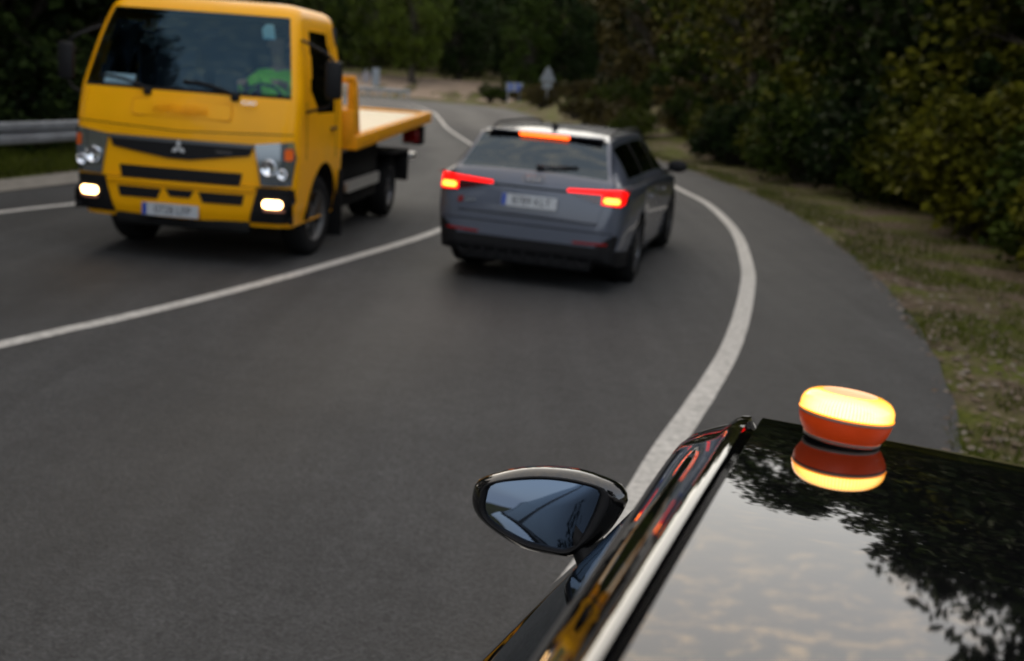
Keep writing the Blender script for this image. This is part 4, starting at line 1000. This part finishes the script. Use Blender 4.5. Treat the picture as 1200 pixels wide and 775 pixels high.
# ------------------------------------------------------------------ guardrails
M_galv = mat('galvanised_steel', (.30, .32, .35), .42, .75, noise_amt=.15, noise_scale=5, rough_var=.2)
WPROF = [(0, -.155), (-.012, -.15), (-.075, -.125), (-.08, -.06), (-.02, -.03), (-.01, 0), (-.02, .03), (-.08, .06), (-.075, .125), (-.012, .15), (0, .155)]
def guardrail(P, label, post_every=4.0, flip=1):
    Q = spl(P, .5); g0 = Q[0]
    root = empty('guardrail', Matrix.Translation((g0.x, g0.y, gz(g0.x, g0.y))), label, 'guardrail')
    inv = root.matrix_world.inverted(); V = []; F = []; n = len(WPROF)
    dist = 0; posts = []
    for i, p in enumerate(Q):
        a, b = Q[max(i-1, 0)], Q[min(i+1, len(Q)-1)]; t = (b-a).normalized(); nr = Vector((t.y, -t.x))*flip
        z0 = road_z(p.x, p.y)+.60
        for o, h in WPROF: V.append(inv @ Vector((p.x-nr.x*o, p.y-nr.y*o, z0+h)))
        if i:
            for k in range(n-1): F.append(((i-1)*n+k, (i-1)*n+k+1, i*n+k+1, i*n+k))
            dist += (p-Q[i-1]).length
        if dist >= len(posts)*post_every: posts.append((p, t, nr))
    o = pyobj('rail_beam', V, F, M_galv, root, 50)
    md = o.modifiers.new('t', 'SOLIDIFY'); md.thickness = .004
    for p, t, nr in posts:
        bm = bmesh.new(); mw = Matrix(((t.x, -nr.x, 0, p.x-nr.x*.09), (t.y, -nr.y, 0, p.y-nr.y*.09), (0, 0, 1, 0), (0, 0, 0, 1)))
        zb, zt = gz(p.x-nr.x*.1, p.y-nr.y*.1)-.2, road_z(p.x, p.y)+.74
        for a in (-.055, .047): box(bm, a, a+.008, -.05, .05, zb, zt)
        box(bm, -.05, .05, -.052, -.044, zb, zt); box(bm, -.03, .03, -.085, -.05, zt-.24, zt-.03)
        bm.transform(inv @ mw); obj('post', bm, M_galv, root)
    return root
guardrail([(-11.0, 3.0), (-9.2, 7.4), (-8.0, 11.6), (-7.55, 13.4), (-6.85, 17), (-6.5, 21), (-6.6, 25)], 'steel guardrail with posts left of the yellow truck', 3.9)
guardrail([(-16.5, 103.6), (-12.8, 101.8), (-10.2, 100.0)], 'short far guardrail seen past the truck bed', 1.1)

# ------------------------------------------------------------------ far signs and small things
M_steelpost = mat('sign_post', (.32, .33, .34), .5, .5)
def sign_root(x, y, label, cat='sign'): return empty('road_sign', Matrix.Translation((x, y, gz(x, y))), label, cat)
M_sblue = mat('sign_blue', (.035, .10, .42), .5); M_swhite = mat('sign_white', (.26, .28, .32), .5); M_sgrey = mat('sign_grey', (.22, .24, .26), .55, .3)
r = sign_root(-.95, 88, 'blue and white chevron bend sign beyond the roof of the grey estate car')
bm = bmesh.new(); box(bm, -.62, .62, -.02, .02, 1.05, 1.70); pan = obj('panel', bm, M_swhite, r)
for x0 in (-.56, .04):
    bm = bmesh.new(); prism(bm, [(x0, 1.09), (x0+.25, 1.09), (x0+.50, 1.375), (x0+.25, 1.66), (x0, 1.66), (x0+.25, 1.375)], -.028, -.021, 'y'); obj('chevron', bm, M_sblue, pan)
for x in (-.45, .45):
    bm = bmesh.new(); box(bm, x-.04, x+.04, .03, .09, -.3, 1.65); obj('post', bm, M_steelpost, r)
r = sign_root(1.45, 80, 'grey triangular warning sign on a post behind the grey estate car', 'sign')
bm = bmesh.new(); prism(bm, [(-.55, 1.75), (.55, 1.75), (.10, 2.75), (-.10, 2.75)], -.02, .02, 'y', .01); obj('panel', bm, M_sgrey, r)
bm = bmesh.new(); box(bm, -.33, .33, -.02, .02, 1.25, 1.68); obj('lower_panel', bm, M_sgrey, r)
bm = bmesh.new(); tube(bm, [(0, .06, -.3), (0, .06, 2.6)], .05, 10); obj('post', bm, M_steelpost, r)
r = sign_root(-14.6, 106, 'pale roadside board on two posts behind the far guardrail')
bm = bmesh.new(); box(bm, .15, .85, -.03, .03, .9, 2.5, .01); obj('panel', bm, M_sgrey, r)
bm = bmesh.new(); box(bm, -.75, -.05, -.03, .03, 1.2, 2.1, .01); obj('lower_panel', bm, mat('sign_dull', (.22, .20, .21), .6), r)
for x in (-.4, .5):
    bm = bmesh.new(); box(bm, x-.04, x+.04, .03, .10, -.3, 2.4); obj('post', bm, M_steelpost, r)
bm = bmesh.new(); tube(bm, [(0, 0, -.2), (.10, .05, .8), (.27, .1, 1.75)], [.065, .06, .05], 10)
o = obj('wooden_post', bm, mat('weathered_wood', (.20, .18, .16), .9, noise_amt=.3, noise_scale=9), None, 50); o.location = (8.9, 21.5, gz(8.9, 21.5)); tag(o, 'thin leaning grey post in front of the right hand bushes', 'post')
bm = bmesh.new(); lathe(bm, [(0, 0), (.042, 0), (.045, .03), (.045, .17), (.018, .22), (.018, .25), (0, .25)], 14, Matrix.Rotation(R(90), 4, 'Y') @ Matrix.Translation((-.05, 0, 0)))
o = obj('plastic_bottle', bm, mat('pale_plastic', (.42, .60, .62), .3), None, 50); o.location = (8.0, 22.0, gz(8.0, 22.0)); tag(o, 'pale blue plastic bottle lying on the verge below the bushes', 'bottle')

# ------------------------------------------------------------------ vegetation
def leaf_mat(name, a, b, hue_var=.03):
    m = bpy.data.materials.new(name); m.use_nodes = True; nt = m.node_tree; p = nt.nodes['Principled BSDF']; N, L = nt.nodes.new, nt.links.new
    p.inputs['Roughness'].default_value = .7; p.inputs['Specular IOR Level'].default_value = .06
    tc = N('ShaderNodeTexCoord'); nz = N('ShaderNodeTexNoise'); nz.inputs['Scale'].default_value = 1.1; nz.inputs['Detail'].default_value = 4; L(tc.outputs['Object'], nz.inputs['Vector'])
    oi = N('ShaderNodeObjectInfo'); ge = N('ShaderNodeNewGeometry')
    ad = N('ShaderNodeMath'); ad.operation = 'MULTIPLY_ADD'; ad.inputs[1].default_value = .45; L(ge.outputs['Random Per Island'], ad.inputs[0]); L(nz.outputs['Fac'], ad.inputs[2])
    rp = N('ShaderNodeMapRange'); rp.inputs['From Min'].default_value = .45; rp.inputs['From Max'].default_value = .98; L(ad.outputs[0], rp.inputs['Value'])
    mx = N('ShaderNodeMix'); mx.data_type = 'RGBA'; L(rp.outputs[0], mx.inputs['Factor']); mx.inputs['A'].default_value = (*a, 1); mx.inputs['B'].default_value = (*b, 1)
    hs = N('ShaderNodeHueSaturation'); L(mx.outputs['Result'], hs.inputs['Color'])
    mr = N('ShaderNodeMapRange'); mr.inputs['To Min'].default_value = .5-hue_var; mr.inputs['To Max'].default_value = .5+hue_var; L(oi.outputs['Random'], mr.inputs['Value']); L(mr.outputs[0], hs.inputs['Hue'])
    mv = N('ShaderNodeMapRange'); mv.inputs['To Min'].default_value = 1.25; mv.inputs['To Max'].default_value = .65; L(oi.outputs['Random'], mv.inputs['Value']); L(mv.outputs[0], hs.inputs['Value'])
    L(hs.outputs[0], p.inputs['Base Color']); return m
M_leafd = leaf_mat('dark_leaves', (.006, .012, .004), (.022, .038, .007), .012)
M_leafm = leaf_mat('green_leaves', (.010, .020, .003), (.045, .064, .007), .015)
M_leafy = leaf_mat('yellow_leaves', (.024, .030, .003), (.095, .096, .006), .01)
M_leafb = leaf_mat('brown_leaves', (.022, .018, .006), (.078, .062, .016), .01)
M_leafg = leaf_mat('light_green_leaves', (.026, .040, .005), (.080, .105, .012), .01)
M_bark = mat('bark', (.055, .045, .036), .95, noise_amt=.4, noise_scale=6, bump=.8, bump_scale=14)
def leaves(rng, clumps, per, size, V, F):
    for (c, r) in clumps:
        for _ in range(per):
            d = Vector((rng.gauss(0, 1), rng.gauss(0, 1), rng.gauss(0, .8))); d = d.normalized()*r*(rng.random()**.45)
            p = c+d; s = size*(.6+.9*rng.random())
            a = Vector((rng.gauss(0, 1), rng.gauss(0, 1), rng.gauss(0, .6))).normalized(); b = a.cross(Vector((rng.gauss(0, 1), rng.gauss(0, 1), rng.gauss(0, 1)))).normalized()
            k = len(V); V += [p-a*s*.5, p+b*s*.28, p+a*s*.5, p-b*s*.28]; F.append((k, k+1, k+2, k+3))
def make_tree(seed, h, cw, trunk_h, nclump, per, leaf, spread=1.0, lean=0):
    """returns (crown mesh, trunk mesh), base at the origin"""
    rng = random.Random(seed); V, F = [], []; bm = bmesh.new(); clumps = []
    top = Vector((lean*h*.3, 0, h*.82)); tr0 = h*.022+.03
    P = [Vector((0, 0, -.3))]
    for i in range(1, 6): t = i/5; P.append(Vector((top.x*t+rng.uniform(-.05, .05)*h*.3, rng.uniform(-.05, .05)*h*.3, top.z*t)))
    tube(bm, P, [tr0*1.5, tr0*1.05, tr0*.85, tr0*.62, tr0*.4, tr0*.18], 8)
    for i in range(nclump):
        t = trunk_h/h+(1-trunk_h/h)*((i+rng.random())/nclump)
        env = math.sin(math.pi*min(1, max(.10, (t-trunk_h/h)/(1-trunk_h/h)*.83+.13)))**.75
        ang = i*2.39996+rng.uniform(-.5, .5); rad = cw*.5*env*spread*(.35+.7*rng.random())
        c = Vector((math.cos(ang)*rad+top.x*t, math.sin(ang)*rad, h*t*.98+rng.uniform(-.03, .03)*h))
        r = cw*.5*(.20+.17*rng.random()); clumps.append((c, r))
        s = P[0].lerp(P[-1], max(.15, min(.95, t*.86-.08))); mid = s.lerp(c, .5)+Vector((0, 0, .06*h*rng.uniform(-.3, 1)))
        w = tr0*.34*(1-t*.55); tube(bm, [s, mid, c], [w, w*.6, w*.2], 5, False)
        for q in range(2):
            e = c+Vector((rng.gauss(0, 1), rng.gauss(0, 1), rng.gauss(0, .7))).normalized()*r*.9; tube(bm, [mid.lerp(c, .6), e], [w*.35, w*.08], 4, False)
    leaves(rng, clumps, per, leaf, V, F)
    me = bpy.data.meshes.new('crown'); me.from_pydata([tuple(v) for v in V], [], F)
    mt = bpy.data.meshes.new('trunk'); bm.to_mesh(mt); bm.free(); mt.materials.append(M_bark); mt.shade_smooth()
    return me, mt
def with_mat(me, m):
    c = me.copy(); c.materials.clear(); c.materials.append(m); return c
class Kind:
    def __init__(s, name, meshes, m, names=('crown', 'trunk')):
        s.name = name; s.crown = with_mat(meshes[0], m); s.trunk = meshes[1]; s.names = names
def plant(kind, x, y, sc, rot, label, cat, group, sz=1, dz=0):
    root = bpy.data.objects.new(kind.name, None); C.objects.link(root); root.empty_display_size = .3
    root.matrix_world = Matrix.Translation((x, y, gz(x, y)+dz)) @ Matrix.Rotation(rot, 4, 'Z') @ Matrix.Diagonal((sc, sc, sc*sz, 1))
    tag(root, label, cat, group)
    for nm, me in zip(kind.names, (kind.crown, kind.trunk)):
        o = bpy.data.objects.new(nm, me); C.objects.link(o); o.parent = root
    return root
T_broad = make_tree(11, 10, 7.0, 1.6, 64, 190, .26)
T_tall = make_tree(23, 13, 6.2, 2.2, 70, 190, .27, .95)
T_open = make_tree(37, 9, 7.2, 2.4, 40, 150, .22, 1.1, .25)
T_far = make_tree(51, 12, 8.0, 1.0, 60, 110, .42)
def make_bush(seed, h, w, n, per, leaf):
    rng = random.Random(seed); V, F = [], []; bm = bmesh.new(); cl = []
    for i in range(n):
        a = i*2.39996; rad = w*.5*math.sqrt((i+.5)/n)*.85; z = h*(1-(rad/(w*.5))**2*.55)*(.25+.65*rng.random())
        c = Vector((math.cos(a)*rad, math.sin(a)*rad, z)); cl.append((c, w*(.12+.09*rng.random())))
        tube(bm, [(c.x*.15, c.y*.15, -.15), tuple(c*.6+Vector((0, 0, .05))), tuple(c)], [.03, .018, .006], 5, False)
        if rng.random() < .5:
            e = c+Vector((rng.gauss(0, .25), rng.gauss(0, .25), .35+.3*rng.random()))*w*.28; tube(bm, [tuple(c), tuple(e)], [.009, .003], 4, False); cl.append((e, w*.05))
    leaves(rng, cl, per, leaf, V, F)
    me = bpy.data.meshes.new('foliage'); me.from_pydata([tuple(v) for v in V], [], F)
    mt = bpy.data.meshes.new('stem'); bm.to_mesh(mt); bm.free(); mt.materials.append(M_bark); return me, mt
B_a = make_bush(3, 1.9, 2.6, 34, 150, .13); B_b = make_bush(8, 1.2, 2.0, 22, 130, .10); B_dry = make_bush(15, .9, 1.7, 26, 34, .12)
K = dict(
    broad=Kind('broadleaf_tree', T_broad, M_leafm), broadd=Kind('broadleaf_tree', T_broad, M_leafd), tall=Kind('tall_tree', T_tall, M_leafd), tallm=Kind('tall_tree', T_tall, M_leafm),
    open=Kind('autumn_tree', T_open, M_leafy), openb=Kind('autumn_tree', T_open, M_leafb), far=Kind('forest_tree', T_far, M_leafd), farm=Kind('forest_tree', T_far, M_leafm), fary=Kind('forest_tree', T_far, M_leafy), farb=Kind('forest_tree', T_far, M_leafb),
    light=Kind('broadleaf_tree', T_broad, M_leafg), busha=Kind('bush', B_a, M_leafm, ('foliage', 'stem')), bushy=Kind('bush', B_a, M_leafy, ('foliage', 'stem')), bushd=Kind('bush', B_a, M_leafd, ('foliage', 'stem')), bushb=Kind('bush', B_b, M_leafm, ('foliage', 'stem')), dry=Kind('dry_bush', B_dry, M_leafb, ('foliage', 'stem')))
rng = random.Random(99)
# right verge: bushes in front
for i in range(15):
    y = 13+i*1.75+rng.uniform(-.5, .5); x = xof(RDE, y)+3.0+rng.uniform(-.3, .8)+.25*(i % 3)
    kd, lb = [('bushy', 'yellowish green bush at the foot of the right hand trees'), ('bushd', 'dark green bush at the foot of the right hand trees'), ('busha', 'olive green bush at the foot of the right hand trees')][(0, 2, 1, 0, 2)[i % 5]]
    plant(K[kd], x, y, rng.uniform(.85, 1.35), rng.uniform(0, 6.28), lb, 'bush', 'bushes along the right verge')
for i in range(9):
    y = 14.5+i*2.8+rng.uniform(-.8, .8); x = xof(RDE, y)+5.2+rng.uniform(0, 1.0)
    plant(K[('bushd', 'bushy', 'busha')[i % 3]], x, y, rng.uniform(1.5, 2.1), rng.uniform(0, 6.28), ['tall dark bush in the second row on the right', 'tall yellowish bush in the second row on the right', 'tall olive bush in the second row on the right'][i % 3], 'bush', 'second row of bushes on the right')
# right trees
for i, (x, y, sc, kd) in enumerate([(10.2, 9, 1.0, 'broadd'), (11.5, 13.5, 1.05, 'tall'), (11.0, 17.5, .95, 'broadd'), (12.6, 20, 1.1, 'tall'), (11.8, 24, 1.0, 'open'), (11.2, 28, 1.05, 'broadd'), (13.5, 31, 1.1, 'tallm'), (10.4, 34, 1.0, 'broad'), (10.2, 39, 1.1, 'openb'), (12.5, 43, 1.25, 'tall'), (9.6, 47, 1.1, 'open'), (12.5, 53, 1.1, 'broadd'),
        (16, 12, 1.2, 'tall'), (17, 19, 1.2, 'broadd'), (17, 27, 1.2, 'tall'), (18, 36, 1.2, 'tallm'), (17, 46, 1.2, 'tall'), (15, 60, 1.2, 'broad'), (11, 66, 1.1, 'farm'), (8.5, 78, 1.0, 'farb'), (14, 76, 1.2, 'far')]):
    front = i < 12
    lb = {'broadd': 'dark round crowned tree on the right bank', 'tall': 'tall dark tree on the right bank', 'tallm': 'tall green tree on the right bank', 'broad': 'green round crowned tree on the right bank', 'open': 'yellow leaved open tree on the right bank', 'openb': 'brown leaved open tree on the right bank',
          'farm': 'olive tree at the far end of the right bank', 'farb': 'brown leaved tree at the far end of the right bank', 'far': 'dark tree at the far end of the right bank'}[kd]
    plant(K[kd], x, y, sc*rng.uniform(.95, 1.08), rng.uniform(0, 6.28), lb if front else lb.replace('on the right bank', 'behind others on the right bank'), 'tree', 'trees on the right bank' if front else 'back row of trees on the right bank')
# dry brush on the low bank at the bend
for i in range(34):
    y = 44+rng.random()*48; x = xof(RDE, y)+1.0+rng.random()**.8*7.5
    plant(K['dry' if i % 4 else 'bushb'], x, y, rng.uniform(.8, 1.7), rng.uniform(0, 6.28), 'low brown dry bush on the bank at the bend' if i % 4 else 'low green bush on the bank at the bend', 'bush', 'low bushes on the bank at the bend')
# green tuft at the inside of the bend
for i, (x, y) in enumerate([(-3.0, 94), (-1.8, 93), (-.4, 92), (1.0, 94)]): plant(K['bushb'], x, y, rng.uniform(.8, 1.2), rng.uniform(0, 6.28), 'bright green low bush beside the far bend', 'bush', 'green bushes beside the far bend')
# left side behind the guardrail
for i, (x, y, sc, kd) in enumerate([(-11.5, 14, 1.3, 'broadd'), (-10.9, 18.5, 1.25, 'tall'), (-10.8, 23, 1.25, 'broadd'), (-12.5, 27, 1.3, 'tall'), (-10.5, 31, 1.1, 'broadd'), (-13, 37, 1.1, 'tall'), (-11.5, 43, 1.0, 'broadd'), (-14, 20, 1.1, 'tall'), (-15.5, 30, 1.2, 'broadd'), (-17, 46, 1.2, 'tall'), (-15, 54, 1.1, 'broadd'), (-16.5, 62, 1.1, 'tallm')]):
    plant(K[kd], x, y, sc*rng.uniform(.92, 1.05), rng.uniform(0, 6.28), {'broadd': 'dark round crowned tree behind the left guardrail', 'tall': 'tall dark tree behind the left guardrail', 'tallm': 'tall green tree at the far left of the road'}[kd], 'tree', 'trees behind the left guardrail')
for i in range(9):
    y = 12.5+i*2.7; x = xof(LOUT, y)-2.6-rng.random()*.9
    plant(K['bushd'], x, y, rng.uniform(1.0, 1.5), rng.uniform(0, 6.28), 'dark bush in the shade behind the left guardrail', 'bush', 'bushes behind the left guardrail')
plant(K['light'], -12.6, 124, 1.25, 1.0, 'light green tree standing in front of the far forest', 'tree', None)
plant(K['farm'], -17.5, 130, 1.0, 2.0, 'olive green tree left of the light green tree at the far bend', 'tree', None)
plant(K['far'], -8.0, 132, 1.0, 4.0, 'dark tree right of the light green tree at the far bend', 'tree', None)
# far forest, ahead
lab = {'far': 'dark forest tree beyond the bend', 'farm': 'olive green forest tree beyond the bend', 'fary': 'yellow forest tree beyond the bend', 'farb': 'brown forest tree beyond the bend'}
n = 0
for row, (y, cnt, x0, x1) in enumerate([(128, 15, -40, 30), (146, 15, -46, 38), (166, 15, -50, 44), (190, 15, -55, 52), (220, 15, -62, 60), (255, 14, -70, 70)]):
    for i in range(cnt):
        x = x0+(x1-x0)*(i+.5+rng.uniform(-.3, .3))/cnt; yy = y+rng.uniform(-7, 7)
        if row == 0 and xof(CENT, 0) and -30 < x < -2: yy = 152+rng.uniform(-3, 6)
        kd = rng.choice(['far', 'far', 'far', 'farm', 'farm', 'farb'] if row > 0 else ['far', 'far', 'farm'])
        if row >= 4: lb2 = lab[kd].replace('beyond the bend', 'high on the far hillside'); g = 'trees on the far hillside'
        else: lb2 = lab[kd]; g = 'forest trees beyond the bend'
        plant(K[kd], x, yy, rng.uniform(.75, 1.05), rng.uniform(0, 6.28), lb2, 'tree', g)
# behind the camera, met only in mirrors
for x, y, sc, kd in [(5.5, -14, 1.0, 'broadd'), (9, -8, 1.1, 'tall'), (1.5, -22, 1.1, 'broad'), (-17, -16, 1.1, 'broadd'), (-14.5, -5, 1.25, 'tall'), (-13.5, 1, 1.4, 'broadd'), (-13.0, 7.5, 1.35, 'tall')]:
    plant(K[kd], x, y, sc, rng.uniform(0, 6.28), 'tree outside the frame that only shows in the reflections on the black car', 'tree', 'trees reflected in the black car')

# verge grass, leaf litter and gravel: nobody could count them
def blades():
    rng = random.Random(5); V = []; F = []
    def blade(x, y, h, w):
        z = gz(x, y)-.02; a = rng.uniform(0, 6.28); lx, ly = rng.gauss(0, .45)*h, rng.gauss(0, .45)*h; k = len(V); dx, dy = math.cos(a)*w, math.sin(a)*w
        V.extend([(x-dx, y-dy, z), (x+dx, y+dy, z), (x+lx*.5+dx*.6, y+ly*.5+dy*.6, z+h*.6), (x+lx, y+ly, z+h)]); F.append((k, k+1, k+2)); F.append((k, k+2, k+3))
    for _ in range(46000):
        y = 3+rng.random()**1.3*42; x = xof(RDE, y)-.05+abs(rng.gauss(0, 1))*1.5
        d = noise.noise(Vector((x*.8, y*.55, 9)))+.35*noise.noise(Vector((x*2.6, y*2.6, 2)))
        edge = x-xof(RDE, y)
        if d < (-.35 if .3 < edge < 1.5 and y > 7 else -.06): continue
        blade(x, y, rng.uniform(.03, .10), rng.uniform(.003, .007))
    for _ in range(15000):
        y = 9+rng.random()*20; x = xof(LOUT, y)-.1-rng.random()*3.2; blade(x, y, rng.uniform(.08, .28), rng.uniform(.004, .009))
    return V, F
V, F = blades()
o = pyobj('verge_grass', V, F, leaf_mat('grass_blades', (.045, .058, .006), (.15, .16, .022))); tag(o, 'short green and dry grass on the road verges', None, None, 'stuff')
def litter():
    rng = random.Random(6); V = []; F = []; mi = []
    for _ in range(6000):
        y = 2.5+rng.random()**1.5*32; x = xof(RDE, y)-.10+abs(rng.gauss(0, 1))*1.7; s = rng.uniform(.012, .04)*(1+.5*(rng.random() < .1)); z = max(gz(x, y), road_z(x, y) if x < xof(RDE, y)+.02 else -9)-.002
        k = len(V)
        P = [Vector((math.cos(a+rng.uniform(-.3, .3)), math.sin(a+rng.uniform(-.3, .3)), 0))*s*rng.uniform(.7, 1.2) for a in (0, 1.57, 3.14, 4.71)]
        for p in P: V.append((x+p.x, y+p.y, z+rng.uniform(-.004, .008)))
        V.append((x+rng.uniform(-.3, .3)*s, y+rng.uniform(-.3, .3)*s, z+s*rng.uniform(.15, .6)))
        for q in range(4): F.append((k+q, k+(q+1) % 4, k+4))
    return V, F
V, F = litter()
def litter_mat():
    m = bpy.data.materials.new('leaf_litter'); m.use_nodes = True; nt = m.node_tree; p = nt.nodes['Principled BSDF']; ge = nt.nodes.new('ShaderNodeNewGeometry'); rp = nt.nodes.new('ShaderNodeValToRGB')
    e = rp.color_ramp.elements; e[0].position = 0; e[0].color = (.05, .035, .022, 1); e[1].position = 1; e[1].color = (.22, .19, .16, 1)
    for ps, c in ((.4, (.12, .08, .05, 1)), (.75, (.16, .12, .09, 1))): q = e.new(ps); q.color = c
    nt.links.new(ge.outputs['Random Per Island'], rp.inputs[0]); nt.links.new(rp.outputs[0], p.inputs['Base Color']); p.inputs['Roughness'].default_value = .9; return m
o = pyobj('gravel', V, F, litter_mat()); tag(o, 'small stones and dry leaves on the right verge', None, None, 'stuff')
# dirt turnout beyond the far bend
V = []; F = []
for j in range(13):
    for i in range(25):
        x = -34+i*1.6; y = 106+j*2.0-.12*(x+10); V.append((x, y, gz(x, y)+.05))
        if i and j: k = j*25+i; F.append((k-26, k-25, k, k-1))
o = pyobj('dirt', V, F, M_dirt, None, 60); tag(o, 'pale brown dirt area beyond the far bend', None, None, 'structure')
